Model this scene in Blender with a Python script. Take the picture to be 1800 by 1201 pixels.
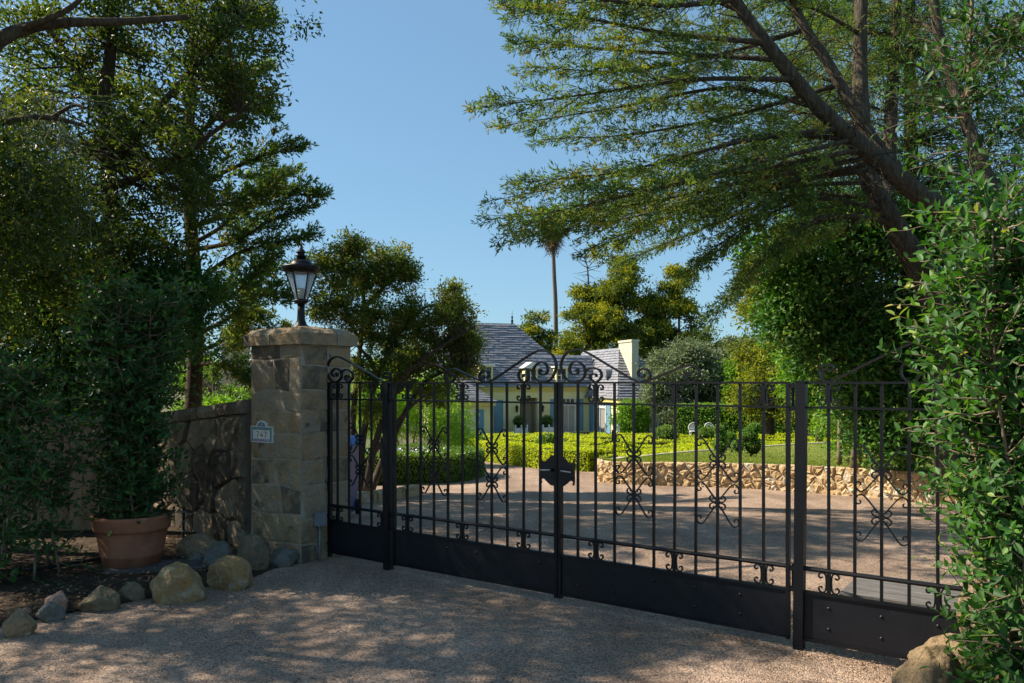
import bpy, bmesh, math, random
import numpy as np
from mathutils import Vector, Matrix

for o in list(bpy.data.objects):
    bpy.data.objects.remove(o)
scene = bpy.context.scene
COL = scene.collection
R = math.radians

# ---------------------------------------------------------------- camera
EYE = 1.70
FPX = 1400.0            # focal length in pixels of the 1800 px wide frame
HOR = 673.0             # row of the horizon
cam = bpy.data.cameras.new('camera')
cam.lens = 28.0
cam.sensor_width = 36.0
cam.sensor_fit = 'HORIZONTAL'
cam.shift_y = (HOR - 600.5) / 1800.0
cam.clip_start = 0.05
cam.clip_end = 4000
camo = bpy.data.objects.new('camera', cam)
COL.objects.link(camo)
camo.location = (0, 0, EYE)
camo.rotation_euler = (R(90), 0, 0)
scene.camera = camo

# ---------------------------------------------------------------- sky, sun, exposure
SUN_AZ = -78.0          # degrees from +Y towards +X
SUN_EL = 43.0
world = bpy.data.worlds.new('World')
scene.world = world
world.use_nodes = True
wn = world.node_tree
bg = wn.nodes['Background']
sky = wn.nodes.new('ShaderNodeTexSky')
sky.sky_type = 'NISHITA'
sky.sun_disc = False
sky.sun_elevation = R(SUN_EL)
sky.sun_rotation = R(SUN_AZ)
sky.altitude = 50
sky.air_density = 1.0
sky.dust_density = 0.25
sky.ozone_density = 1.3
gam = wn.nodes.new('ShaderNodeGamma')          # softer sky contrast, as in the hazy-bright photograph
gam.inputs[1].default_value = 0.5
tintn = wn.nodes.new('ShaderNodeMix'); tintn.data_type = 'RGBA'; tintn.blend_type = 'MULTIPLY'; tintn.inputs[0].default_value = 1.0
tintn.inputs[7].default_value = (1.14, 1.70, 2.11, 1)
wn.links.new(sky.outputs[0], gam.inputs[0])
wn.links.new(gam.outputs[0], tintn.inputs[6])
wn.links.new(tintn.outputs[2], bg.inputs[0])
bg.inputs[1].default_value = 0.080
sd = bpy.data.lights.new('sun', 'SUN')
sd.energy = 5.0
sd.angle = R(0.53)
sd.color = (1.0, 0.88, 0.72)
sun = bpy.data.objects.new('sun', sd)
COL.objects.link(sun)
_d = Vector((math.sin(R(SUN_AZ)) * math.cos(R(SUN_EL)), math.cos(R(SUN_AZ)) * math.cos(R(SUN_EL)), math.sin(R(SUN_EL))))
sun.rotation_euler = (-_d).to_track_quat('-Z', 'Y').to_euler()
sun.location = _d * 60
vs = scene.view_settings
vs.view_transform = 'Standard'
vs.look = 'None'
vs.exposure = 1.0
vs.gamma = 1.0
vs.use_curve_mapping = False
scene.render.engine = 'CYCLES'
scene.cycles.max_bounces = 6
scene.cycles.diffuse_bounces = 3
scene.cycles.glossy_bounces = 3
scene.cycles.transparent_max_bounces = 12

# ---------------------------------------------------------------- helpers
def at(px, py, Y):
    return Vector(((px - 900.0) * Y / FPX, Y, EYE - (py - HOR) * Y / FPX))

def zg(Y):
    t = max(0.0, Y - 9.0)
    z = -0.045 * (t - 1.0 + math.exp(-t))
    return max(z, -1.8)

def gp(px, py):
    Y = 10.0
    for _ in range(60):
        Y = 0.5 * Y + 0.5 * (EYE - zg(Y)) * FPX / (py - HOR)
    return Vector(((px - 900.0) * Y / FPX, Y, zg(Y)))

def wm(o):
    m = o.matrix_basis.copy()
    return wm(o.parent) @ m if o.parent else m

def props(o, label=None, cat=None, group=None, kind=None):
    if label: o['label'] = label
    if cat: o['category'] = cat
    if group: o['group'] = group
    if kind: o['kind'] = kind
    return o

def thing(name, loc, label, cat, group=None, rz=0.0):
    o = bpy.data.objects.new(name, None)
    o.empty_display_size = 0.2
    COL.objects.link(o)
    o.location = loc
    o.rotation_euler = (0, 0, rz)
    return props(o, label, cat, group)

def link(me, name, parent=None, M=None):
    o = bpy.data.objects.new(name, me)
    COL.objects.link(o)
    if parent: o.parent = parent
    if M is not None: o.matrix_basis = M
    return o

def copy_tree(o, parent=None):
    c = o.copy()
    COL.objects.link(c)
    c.parent = parent
    if parent: c.matrix_parent_inverse = o.matrix_parent_inverse.copy()
    for ch in o.children:
        copy_tree(ch, c)
    return c

class MB:
    """collects vertices and faces in world space, builds one mesh object"""
    def __init__(s):
        s.v = []; s.f = []
    def add(s, vs_, fs_):
        b = len(s.v)
        s.v += [tuple(p) for p in vs_]
        s.f += [tuple(i + b for i in f) for f in fs_]
    def box(s, c, size, M=None):
        x, y, z = size[0] / 2, size[1] / 2, size[2] / 2
        c = Vector(c)
        P = [Vector((a * x, b * y, d * z)) for d in (-1, 1) for b in (-1, 1) for a in (-1, 1)]
        if M is not None: P = [M @ p for p in P]
        s.add([p + c for p in P], [(0, 2, 3, 1), (4, 5, 7, 6), (0, 1, 5, 4), (2, 6, 7, 3), (0, 4, 6, 2), (1, 3, 7, 5)])
    def hexa(s, P):
        s.add(P, [(0, 3, 2, 1), (4, 5, 6, 7), (0, 1, 5, 4), (1, 2, 6, 5), (2, 3, 7, 6), (3, 0, 4, 7)])
    def tube(s, pts, rad, n=6, cap=True):
        pts = [Vector(p) for p in pts]
        if not hasattr(rad, '__len__'): rad = [rad] * len(pts)
        rings = []
        up = None
        for i, p in enumerate(pts):
            t = (pts[min(i + 1, len(pts) - 1)] - pts[max(i - 1, 0)])
            if t.length < 1e-9: t = Vector((0, 0, 1))
            t.normalize()
            if up is None:
                up = Vector((0, 0, 1)) if abs(t.z) < 0.9 else Vector((1, 0, 0))
            a = t.cross(up)
            if a.length < 1e-6: a = t.orthogonal()
            a.normalize()
            b = a.cross(t); up = b
            rings.append([p + (a * math.cos(2 * math.pi * k / n) + b * math.sin(2 * math.pi * k / n)) * rad[i] for k in range(n)])
        base = len(s.v)
        for r in rings: s.v += [tuple(p) for p in r]
        for i in range(len(rings) - 1):
            for k in range(n):
                k2 = (k + 1) % n
                s.f.append((base + i * n + k, base + i * n + k2, base + (i + 1) * n + k2, base + (i + 1) * n + k))
        if cap and n > 2:
            s.f.append(tuple(base + k for k in range(n))[::-1])
            s.f.append(tuple(base + (len(rings) - 1) * n + k for k in range(n)))
    def lathe(s, prof, c, n=24, sx=1.0, sy=1.0, a0=0.0):
        c = Vector(c); base = len(s.v)
        for r, z in prof:
            for k in range(n):
                a = a0 + 2 * math.pi * k / n
                s.v.append((c.x + r * sx * math.cos(a), c.y + r * sy * math.sin(a), c.z + z))
        for i in range(len(prof) - 1):
            for k in range(n):
                k2 = (k + 1) % n
                s.f.append((base + i * n + k, base + i * n + k2, base + (i + 1) * n + k2, base + (i + 1) * n + k))
        s.f.append(tuple(base + k for k in range(n))[::-1])
        s.f.append(tuple(base + (len(prof) - 1) * n + k for k in range(n)))
    def prism(s, poly, fr, d0, d1):
        """poly in 2d, fr(a,b,d) -> world"""
        n = len(poly)
        P = [fr(a, b, d0) for a, b in poly] + [fr(a, b, d1) for a, b in poly]
        s.add(P, [tuple(range(n))[::-1], tuple(range(n, 2 * n))] + [(k, (k + 1) % n, n + (k + 1) % n, n + k) for k in range(n)])
    def mesh(s, name, mat=None, smooth=False, M=None):
        me = bpy.data.meshes.new(name)
        v = s.v
        if M is not None: v = [tuple(M @ Vector(p)) for p in v]
        me.from_pydata(v, [], s.f)
        if mat: me.materials.append(mat)
        if smooth: me.polygons.foreach_set('use_smooth', [True] * len(me.polygons))
        me.update()
        return me
    def build(s, name, mat, parent=None, smooth=False, fixn=True):
        M = wm(parent).inverted() if parent else None
        me = s.mesh(name, mat, smooth, M)
        if fixn:
            bm = bmesh.new(); bm.from_mesh(me)
            bmesh.ops.recalc_face_normals(bm, faces=bm.faces)
            bm.to_mesh(me); bm.free()
        return link(me, name, parent)

def catmull(P, n=8):
    P = [np.array(p, float) for p in P]
    Q = [2 * P[0] - P[1]] + P + [2 * P[-1] - P[-2]]
    out = []
    for i in range(1, len(Q) - 2):
        p0, p1, p2, p3 = Q[i - 1:i + 3]
        for k in range(n):
            t = k / n
            out.append(0.5 * (2 * p1 + (p2 - p0) * t + (2 * p0 - 5 * p1 + 4 * p2 - p3) * t * t + (3 * p1 - p0 - 3 * p2 + p3) * t ** 3))
    out.append(P[-1])
    return out

def npmesh(name, V, F, mat, tint=None, parent=None, smooth=True, kind=None):
    """V (n,3) world, F (m,k) int"""
    V = np.asarray(V, np.float32).reshape(-1, 3)
    if parent:
        Mi = np.array(wm(parent).inverted(), np.float32)
        V = V @ Mi[:3, :3].T + Mi[:3, 3]
    F = np.asarray(F, np.int32)
    m, k = F.shape
    me = bpy.data.meshes.new(name)
    me.vertices.add(len(V)); me.vertices.foreach_set('co', V.ravel())
    me.loops.add(m * k); me.loops.foreach_set('vertex_index', F.ravel())
    me.polygons.add(m)
    me.polygons.foreach_set('loop_start', np.arange(0, m * k, k, dtype=np.int32))
    me.polygons.foreach_set('use_smooth', np.full(m, smooth))
    if tint is not None:
        a = me.attributes.new('tint', 'FLOAT', 'POINT')
        a.data.foreach_set('value', np.asarray(tint, np.float32))
    me.materials.append(mat)
    me.update(calc_edges=True)
    me.validate()
    o = link(me, name, parent)
    if kind: o['kind'] = kind
    return o

def nrm(a):
    return a / np.maximum(np.linalg.norm(a, axis=-1, keepdims=True), 1e-9)

def runit(rng, n):
    return nrm(rng.normal(size=(n, 3)))

def leafgeo(P, D, N, L, W, shape=4):
    D = nrm(D); S = nrm(np.cross(D, N)); N = np.cross(S, D)
    L = np.asarray(L).reshape(-1, 1); W = np.asarray(W).reshape(-1, 1)
    n = len(P)
    if shape == 4:
        V = np.stack([P, P + D * L * .45 + S * W * .5 + N * W * .15, P + D * L, P + D * L * .45 - S * W * .5 + N * W * .15], 1)
        b = np.arange(n)[:, None] * 4
        F = np.concatenate([b + np.array([[0, 1, 2]]), b + np.array([[0, 2, 3]])])
        return V.reshape(-1, 3), F, 4
    V = np.stack([P,
                  P + D * L * .28 + S * W * .40 + N * W * .16, P + D * L * .30 - N * W * .02, P + D * L * .28 - S * W * .40 + N * W * .16,
                  P + D * L * .62 + S * W * .44 + N * W * .12, P + D * L * .62 - N * L * .03, P + D * L * .62 - S * W * .44 + N * W * .12,
                  P + D * L * .86 + S * W * .18 - N * L * .02, P + D * L * .86 - S * W * .18 - N * L * .02,
                  P + D * L - N * L * .10], 1)
    b = np.arange(n)[:, None] * 10
    T = [(0, 1, 2), (0, 2, 3), (1, 4, 5), (1, 5, 2), (2, 5, 6), (2, 6, 3), (4, 7, 5), (5, 7, 9), (5, 9, 8), (5, 8, 6)]
    F = np.concatenate([b + np.array([t]) for t in T])
    return V.reshape(-1, 3), F, 10

class LF:
    """leaf accumulator"""
    def __init__(s): s.a = []
    def add(s, P, D, N, L, W, T):
        n = len(P)
        s.a.append((P, D, N, np.broadcast_to(np.asarray(L, float), (n,)), np.broadcast_to(np.asarray(W, float), (n,)), np.broadcast_to(np.asarray(T, float), (n,))))
    def get(s):
        return [np.concatenate([x[i] for x in s.a]) for i in range(6)]
    def build(s, name, mat, parent=None, shape=4, kind=None):
        P, D, N, L, W, T = s.get()
        V, F, k = leafgeo(P, D, N, L, W, shape)
        return npmesh(name, V, F, mat, np.repeat(T, k), parent, shape != 4, kind)

# ---------------------------------------------------------------- materials
MATS = {}
def nodes(name):
    m = bpy.data.materials.new(name); m.use_nodes = True
    nt = m.node_tree
    return m, nt, nt.nodes['Principled BSDF'], nt.nodes, nt.links

def ramp(nd, cols, pos=None):
    r = nd.new('ShaderNodeValToRGB')
    e = r.color_ramp.elements
    pos = pos or [i / (len(cols) - 1) for i in range(len(cols))]
    while len(e) < len(cols): e.new(0.5)
    for i, c in enumerate(cols):
        e[i].position = pos[i]; e[i].color = (c[0], c[1], c[2], 1)
    return r

def pmat(name, cols, scale=4.0, rough=0.8, bump=0.2, bscale=30.0, spec=0.3, rand=0.0, coord='Object', detail=6.0, pos=None, metallic=0.0, dist=0.02, stretch=None, speck=None):
    m, nt, b, nd, lk = nodes(name)
    tc = nd.new('ShaderNodeTexCoord'); src = tc.outputs[coord]
    if stretch:
        mp = nd.new('ShaderNodeMapping'); mp.inputs['Scale'].default_value = stretch
        lk.new(src, mp.inputs[0]); src = mp.outputs[0]
    oi = nd.new('ShaderNodeObjectInfo')
    n1 = nd.new('ShaderNodeTexNoise'); n1.noise_dimensions = '4D'
    n1.inputs['Scale'].default_value = scale; n1.inputs['Detail'].default_value = detail; n1.inputs['Roughness'].default_value = 0.62
    lk.new(src, n1.inputs['Vector'])
    wv = nd.new('ShaderNodeMath'); wv.operation = 'MULTIPLY'; wv.inputs[1].default_value = 37.0
    lk.new(oi.outputs['Random'], wv.inputs[0]); lk.new(wv.outputs[0], n1.inputs['W'])
    r = ramp(nd, cols, pos or [0.28 + 0.44 * i / max(1, len(cols) - 1) for i in range(len(cols))])
    fac = n1.outputs['Fac']
    if rand:
        ma = nd.new('ShaderNodeMath'); ma.operation = 'MULTIPLY_ADD'
        lk.new(oi.outputs['Random'], ma.inputs[0]); ma.inputs[1].default_value = rand; ma.inputs[2].default_value = -rand / 2
        ad = nd.new('ShaderNodeMath'); ad.operation = 'ADD'; ad.use_clamp = True
        lk.new(fac, ad.inputs[0]); lk.new(ma.outputs[0], ad.inputs[1]); fac = ad.outputs[0]
    lk.new(fac, r.inputs[0])
    out = r.outputs[0]
    if speck:
        n3 = nd.new('ShaderNodeTexNoise'); n3.inputs['Scale'].default_value = speck[1]; n3.inputs['Detail'].default_value = 4
        lk.new(src, n3.inputs['Vector'])
        r3 = ramp(nd, [(0, 0, 0), (1, 1, 1)], [speck[2], speck[2] + 0.1])
        lk.new(n3.outputs['Fac'], r3.inputs[0])
        mx = nd.new('ShaderNodeMix'); mx.data_type = 'RGBA'
        lk.new(r3.outputs[0], mx.inputs[0]); lk.new(out, mx.inputs[6]); mx.inputs[7].default_value = (*speck[0], 1)
        out = mx.outputs[2]
    lk.new(out, b.inputs['Base Color'])
    b.inputs['Roughness'].default_value = rough
    b.inputs['Specular IOR Level'].default_value = spec
    b.inputs['Metallic'].default_value = metallic
    if bump:
        n2 = nd.new('ShaderNodeTexNoise'); n2.inputs['Scale'].default_value = bscale; n2.inputs['Detail'].default_value = 8
        n2.inputs['Roughness'].default_value = 0.65
        lk.new(src, n2.inputs['Vector'])
        bp = nd.new('ShaderNodeBump'); bp.inputs['Strength'].default_value = bump; bp.inputs['Distance'].default_value = dist
        lk.new(n2.outputs['Fac'], bp.inputs['Height']); lk.new(bp.outputs[0], b.inputs['Normal'])
    MATS[name] = m
    return m

def leafmat(name, cols, trans=0.35, tcol=None, rough=0.5, spec=0.35, gain=1.5):
    m, nt, b, nd, lk = nodes(name)
    at_ = nd.new('ShaderNodeAttribute'); at_.attribute_name = 'tint'
    r = ramp(nd, [tuple(min(.6, x * gain) for x in c) for c in cols])
    lk.new(at_.outputs['Fac'], r.inputs[0])
    lk.new(r.outputs[0], b.inputs['Base Color'])
    b.inputs['Roughness'].default_value = rough
    b.inputs['Specular IOR Level'].default_value = spec
    tr = nd.new('ShaderNodeBsdfTranslucent')
    hs = nd.new('ShaderNodeMix'); hs.data_type = 'RGBA'; hs.blend_type = 'MULTIPLY'; hs.inputs[0].default_value = 1.0
    lk.new(r.outputs[0], hs.inputs[6]); hs.inputs[7].default_value = (*(tcol or (2.2, 2.0, 0.7)), 1)
    lk.new(hs.outputs[2], tr.inputs['Color'])
    mx = nd.new('ShaderNodeMixShader'); mx.inputs[0].default_value = trans
    lk.new(b.outputs[0], mx.inputs[1]); lk.new(tr.outputs[0], mx.inputs[2])
    lk.new(mx.outputs[0], nd['Material Output'].inputs['Surface'])
    MATS[name] = m
    return m

def gravelmat(name):
    m, nt, b, nd, lk = nodes(name)
    tc = nd.new('ShaderNodeTexCoord')
    vo = nd.new('ShaderNodeTexVoronoi'); vo.inputs['Scale'].default_value = 105
    lk.new(tc.outputs['Object'], vo.inputs['Vector'])
    sep = nd.new('ShaderNodeSeparateColor'); lk.new(vo.outputs['Color'], sep.inputs[0])
    r = ramp(nd, [(.14, .105, .082), (.32, .235, .178), (.46, .34, .26), (.57, .45, .35), (.37, .31, .27)], [0, .3, .6, .85, 1])
    lk.new(sep.outputs[0], r.inputs[0])
    big = nd.new('ShaderNodeTexNoise'); big.inputs['Scale'].default_value = 0.9; big.inputs['Detail'].default_value = 5
    lk.new(tc.outputs['Object'], big.inputs['Vector'])
    r2 = ramp(nd, [(.78, .74, .70), (1.08, 1.04, 1.0)], [.35, .65])
    lk.new(big.outputs['Fac'], r2.inputs[0])
    mp = nd.new('ShaderNodeMapping'); mp.inputs['Rotation'].default_value = (0, 0, .35); mp.inputs['Scale'].default_value = (1.6, .16, 1)
    lk.new(tc.outputs['Object'], mp.inputs[0])
    trk = nd.new('ShaderNodeTexNoise'); trk.inputs['Scale'].default_value = 1.3; trk.inputs['Detail'].default_value = 3; lk.new(mp.outputs[0], trk.inputs['Vector'])
    r3 = ramp(nd, [(.80, .78, .76), (1.06, 1.05, 1.04)], [.38, .58]); lk.new(trk.outputs['Fac'], r3.inputs[0])
    m0 = nd.new('ShaderNodeMix'); m0.data_type = 'RGBA'; m0.blend_type = 'MULTIPLY'; m0.inputs[0].default_value = 1
    lk.new(r2.outputs[0], m0.inputs[6]); lk.new(r3.outputs[0], m0.inputs[7])
    mu = nd.new('ShaderNodeMix'); mu.data_type = 'RGBA'; mu.blend_type = 'MULTIPLY'; mu.inputs[0].default_value = 1
    lk.new(r.outputs[0], mu.inputs[6]); lk.new(m0.outputs[2], mu.inputs[7])
    lk.new(mu.outputs[2], b.inputs['Base Color'])
    b.inputs['Roughness'].default_value = 0.85; b.inputs['Specular IOR Level'].default_value = 0.25
    inv = nd.new('ShaderNodeMath'); inv.operation = 'SUBTRACT'; inv.inputs[0].default_value = 1
    lk.new(vo.outputs['Distance'], inv.inputs[1])
    ad = nd.new('ShaderNodeMath'); ad.operation = 'ADD'
    lk.new(inv.outputs[0], ad.inputs[0]); lk.new(sep.outputs[1], ad.inputs[1])
    bp = nd.new('ShaderNodeBump'); bp.inputs['Strength'].default_value = 0.9; bp.inputs['Distance'].default_value = 0.009
    lk.new(ad.outputs[0], bp.inputs['Height']); lk.new(bp.outputs[0], b.inputs['Normal'])
    return m

M_gravel = gravelmat('gravel')
M_pebble = pmat('pebble', [(.12, .09, .075), (.33, .25, .19), (.48, .39, .31)], 60, .85, 0, 1, .25)
M_ground = pmat('soil_grass', [(.05, .06, .02), (.10, .10, .045), (.16, .13, .08)], 1.2, .95, .5, 25)
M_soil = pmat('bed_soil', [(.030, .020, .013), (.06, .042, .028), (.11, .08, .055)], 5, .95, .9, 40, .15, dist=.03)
M_lawn = pmat('lawn_turf', [(.11, .145, .025), (.17, .20, .035), (.25, .245, .06)], 3, .9, .8, 220, .15, dist=.02)
M_iron = pmat('black_iron', [(.0025, .003, .0045), (.0038, .0042, .006), (.007, .007, .009)], 6, .45, .08, 60, .32)
M_ironp = pmat('black_plate', [(.003, .0035, .006), (.0045, .0055, .009), (.008, .009, .012)], 2.5, .5, .10, 20, .35, speck=((.016, .015, .015), 11, .66))
M_stone = pmat('sandstone', [(.13, .11, .08), (.25, .195, .125), (.36, .265, .15), (.30, .26, .195), (.31, .225, .125)], 4.5, .92, 1.0, 30, .15, rand=.5, dist=.03, speck=((.075, .065, .055), 5, .62))
M_mortar = pmat('mortar', [(.20, .165, .12), (.31, .265, .20), (.42, .37, .29)], 5, .95, .4, 60, .15)
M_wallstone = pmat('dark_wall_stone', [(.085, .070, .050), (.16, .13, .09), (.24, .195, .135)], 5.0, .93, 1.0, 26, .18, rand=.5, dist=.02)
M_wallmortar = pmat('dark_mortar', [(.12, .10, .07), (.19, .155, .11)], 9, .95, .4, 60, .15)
M_gold = pmat('golden_stone', [(.28, .20, .12), (.44, .31, .16), (.54, .41, .24), (.44, .30, .15), (.54, .48, .38)], 3.4, .9, .9, 18, .2, rand=.32, dist=.03)
M_goldm = pmat('pale_mortar', [(.38, .33, .26), (.52, .46, .37)], 8, .95, .5, 40, .15)
M_boulder = {
    'yellow': pmat('boulder_yellow', [(.15, .095, .045), (.38, .23, .09), (.30, .20, .10), (.46, .33, .17), (.42, .38, .30)], 11, .88, 1.0, 34, .2, dist=.03, speck=((.42, .40, .33), 5, .60)),
    'grey': pmat('boulder_grey', [(.09, .085, .075), (.19, .185, .16), (.15, .14, .11), (.29, .27, .22)], 11, .92, 1.0, 34, .15, dist=.03, speck=((.30, .27, .20), 7, .62)),
    'olive': pmat('boulder_olive', [(.10, .078, .05), (.23, .175, .105), (.17, .14, .09), (.30, .24, .15)], 11, .92, 1.0, 34, .15, dist=.03, speck=((.24, .22, .17), 7, .62)),
    'tan': pmat('boulder_tan', [(.14, .095, .055), (.32, .23, .13), (.24, .175, .105), (.43, .33, .21)], 11, .92, 1.0, 34, .15, dist=.03, speck=((.30, .16, .07), 6, .62)),
    'pink': pmat('boulder_pink', [(.20, .10, .07), (.42, .25, .18), (.50, .43, .36)], 11, .92, 1.0, 34, .15, dist=.03, speck=((.10, .04, .03), 6, .62)),
}
M_terra = pmat('terracotta', [(.20, .085, .05), (.32, .125, .065), (.40, .17, .09)], 5, .8, .25, 50, .3, speck=((.36, .24, .19), 9, .66))
M_fence = pmat('fence_wood', [(.19, .125, .07), (.30, .205, .12), (.38, .27, .165)], 5, .85, .4, 30, .2, rand=.25, stretch=(6, 6, .6))
M_greywood = pmat('weathered_wood', [(.07, .068, .066), (.13, .125, .12), (.20, .195, .185)], 6, .9, .5, 30, .2, stretch=(.8, 8, 8))
M_stake = pmat('stake_wood', [(.16, .09, .05), (.26, .16, .09)], 8, .85, .3, 40, .2, stretch=(6, 6, .6))
M_bark = pmat('cypress_bark', [(.035, .029, .021), (.085, .070, .050), (.16, .135, .098)], 5, .95, .9, 12, .12, stretch=(5, 5, .8), dist=.04)
M_barkd = pmat('dark_bark', [(.035, .026, .02), (.075, .055, .04), (.12, .09, .065)], 5, .95, .9, 14, .12, stretch=(4, 4, .8), dist=.03)
M_twig = pmat('twig_bark', [(.10, .078, .055), (.19, .145, .10), (.25, .20, .14)], 9, .9, .2, 40, .15)
M_ptwig = pmat('pale_twig', [(.12, .14, .075), (.20, .22, .125)], 9, .9, .0, 40, .15)
M_palmtrunk = pmat('palm_trunk', [(.10, .08, .06), (.20, .16, .12)], 3, .95, .5, 6, .1, stretch=(1, 1, 6))
L_ficus = leafmat('ficus_leaf', [(.013, .038, .010), (.022, .066, .013), (.036, .100, .018), (.09, .16, .028), (.20, .17, .05)], .28, (2.0, 2.2, .6), .5, .28)
L_ficusd = leafmat('ficus_leaf_dark', [(.012, .034, .011), (.022, .062, .016), (.038, .095, .020), (.08, .155, .028)], .30, (1.9, 2.1, .6), .5, .28)
L_left = leafmat('small_leaf', [(.020, .040, .012), (.038, .072, .016), (.070, .100, .022), (.14, .135, .035)], .42, (2.2, 2.0, .5), .45, .35, 1.15)
L_cyp = leafmat('cypress_spray', [(.020, .048, .022), (.040, .084, .028), (.072, .118, .026), (.13, .105, .035)], .43, (2.0, 1.7, .6), .65, .2, 1.75)
L_jun = leafmat('juniper_spray', [(.020, .042, .014), (.045, .080, .018), (.10, .120, .026), (.17, .12, .050)], .40, (2.0, 1.7, .6), .65, .2, 1.8)
L_willow = leafmat('willow_leaf', [(.07, .15, .015), (.12, .23, .02), (.19, .30, .03)], .5, (2.0, 1.9, .6), .5, .3)
L_box = leafmat('box_leaf', [(.16, .22, .008), (.27, .33, .010), (.37, .40, .014)], .45, (1.6, 1.45, .5), .5, .3)
L_boxd = leafmat('dark_box_leaf', [(.03, .07, .012), (.06, .12, .016), (.12, .18, .02)], .3, (2.0, 1.9, .6), .45, .35)
L_far = leafmat('far_conifer', [(.026, .050, .018), (.060, .090, .018), (.13, .155, .016), (.21, .21, .014)], .35, (1.8, 1.6, .5), .7, .15)
L_olive = leafmat('olive_leaf', [(.05, .075, .035), (.10, .13, .07), (.19, .21, .13)], .25, (1.6, 1.6, .8), .5, .35)
L_bush = leafmat('bright_bush', [(.04, .10, .012), (.08, .17, .015), (.17, .26, .02)], .4, (2.0, 1.9, .5), .45, .35)
L_topi = leafmat('topiary_leaf', [(.025, .075, .014), (.05, .14, .02), (.09, .20, .03), (.15, .10, .04)], .3, (1.8, 1.9, .6), .55, .3)
L_litter = leafmat('dry_leaf', [(.05, .03, .018), (.12, .07, .035), (.22, .15, .08)], .1, (1, 1, 1), .8, .2)
M_core = pmat('hedge_core', [(.012, .020, .006), (.03, .045, .012)], 6, .95, .5, 30, .1)
M_boxcore = pmat('box_hedge_core', [(.03, .045, .006), (.07, .09, .010)], 10, .95, .6, 40, .1)  # core colour darkened to put shade into the gaps between hedge rows
M_ywall = pmat('cream_painted_brick', [(.72, .64, .31), (.77, .69, .35), (.80, .72, .39)], 1.5, .85, .15, 9, .25)
M_ytrim = pmat('yellow_trim', [(.66, .54, .16), (.72, .60, .20)], 2, .7, 0, 1, .3)
M_wtrim = pmat('white_trim', [(.70, .70, .62), (.78, .78, .72)], 2, .6, 0, 1, .3)
M_slate = pmat('slate', [(.13, .135, .16), (.19, .195, .22), (.25, .25, .27)], 3.5, .45, .25, 10, .9, stretch=(1, 1, 1))
M_chim = pmat('chimney_brick', [(.48, .46, .34), (.58, .56, .44)], 3, .9, .4, 14, .2)
M_shut = pmat('blue_shutter', [(.12, .25, .33), (.16, .31, .40)], 2, .6, 0, 1, .35)
M_glass = pmat('window_glass', [(.03, .035, .04), (.06, .065, .07)], 1, .08, 0, 1, .6)
M_curtain = pmat('curtain_glass', [(.24, .23, .22), (.34, .32, .30)], 2, .25, 0, 1, .5)
M_door = pmat('brown_door', [(.16, .06, .025), (.22, .09, .04)], 3, .5, 0, 1, .4)
M_tan = pmat('tan_reveal', [(.42, .34, .22), (.48, .40, .27)], 2, .9, 0, 1, .2)
M_stucco = pmat('beige_stucco', [(.38, .31, .21), (.48, .40, .28)], 2, .95, .3, 30, .15)
M_bin = pmat('blue_plastic', [(.022, .045, .16), (.035, .07, .22)], 3, .45, .05, 40, .4)
M_binlid = pmat('blue_lid', [(.03, .13, .40), (.05, .18, .48)], 3, .4, 0, 40, .4)
M_white = pmat('white_paint', [(.72, .73, .72), (.80, .80, .78)], 5, .6, 0, 1, .3)
M_hose = pmat('black_hose', [(.012, .012, .012), (.02, .02, .02)], 6, .6, 0, 1, .3)
M_slab = pmat('slate_paver', [(.07, .07, .068), (.12, .12, .115)], 5, .8, .3, 30, .3)
M_grey = pmat('grey_metal', [(.13, .16, .18), (.19, .22, .24)], 5, .45, .05, 50, .4)
M_tileb = pmat('tile_glaze', [(.55, .56, .52), (.64, .65, .60)], 8, .3, 0, 1, .5)
M_teal = pmat('tile_teal', [(.02, .10, .14), (.04, .18, .20), (.25, .33, .34)], 30, .3, 0, 1, .5)
M_purple = pmat('tile_purple', [(.10, .08, .16), (.20, .18, .30), (.5, .5, .55)], 40, .3, 0, 1, .5)
M_ink = pmat('tile_ink', [(.008, .008, .010), (.012, .012, .014)], 8, .4, 0, 1, .4)
M_lampglass = None
def glassmat():
    m, nt, b, nd, lk = nodes('lantern_glass')
    b.inputs['Base Color'].default_value = (.80, .84, .88, 1); b.inputs['Roughness'].default_value = .22
    b.inputs['Transmission Weight'].default_value = .9; b.inputs['IOR'].default_value = 1.15
    return m
M_lampglass = glassmat()
M_bulb = pmat('lamp_sleeve', [(.62, .55, .40), (.70, .63, .48)], 5, .6, 0, 1, .3)
# ================================================================ setting
def lerp_tab(tab, y):
    if y <= tab[0][0]: return tab[0][1]
    for (a, va), (b, vb) in zip(tab, tab[1:]):
        if y <= b: return va + (vb - va) * (y - a) / (b - a)
    return tab[-1][1]

xs = np.concatenate([np.linspace(-600, -40, 12), np.linspace(-30, 40, 36), np.linspace(55, 700, 12)])
ys = np.concatenate([np.linspace(-60, -5, 6), np.linspace(0, 60, 61), np.linspace(70, 1500, 14)])
V = np.array([[x, y, zg(y) - 0.03] for y in ys for x in xs])
nx = len(xs)
F = np.array([[j * nx + i, j * nx + i + 1, (j + 1) * nx + i + 1, (j + 1) * nx + i] for j in range(len(ys) - 1) for i in range(nx - 1)])
props(npmesh('ground', V, F, M_ground), kind='structure')

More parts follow.
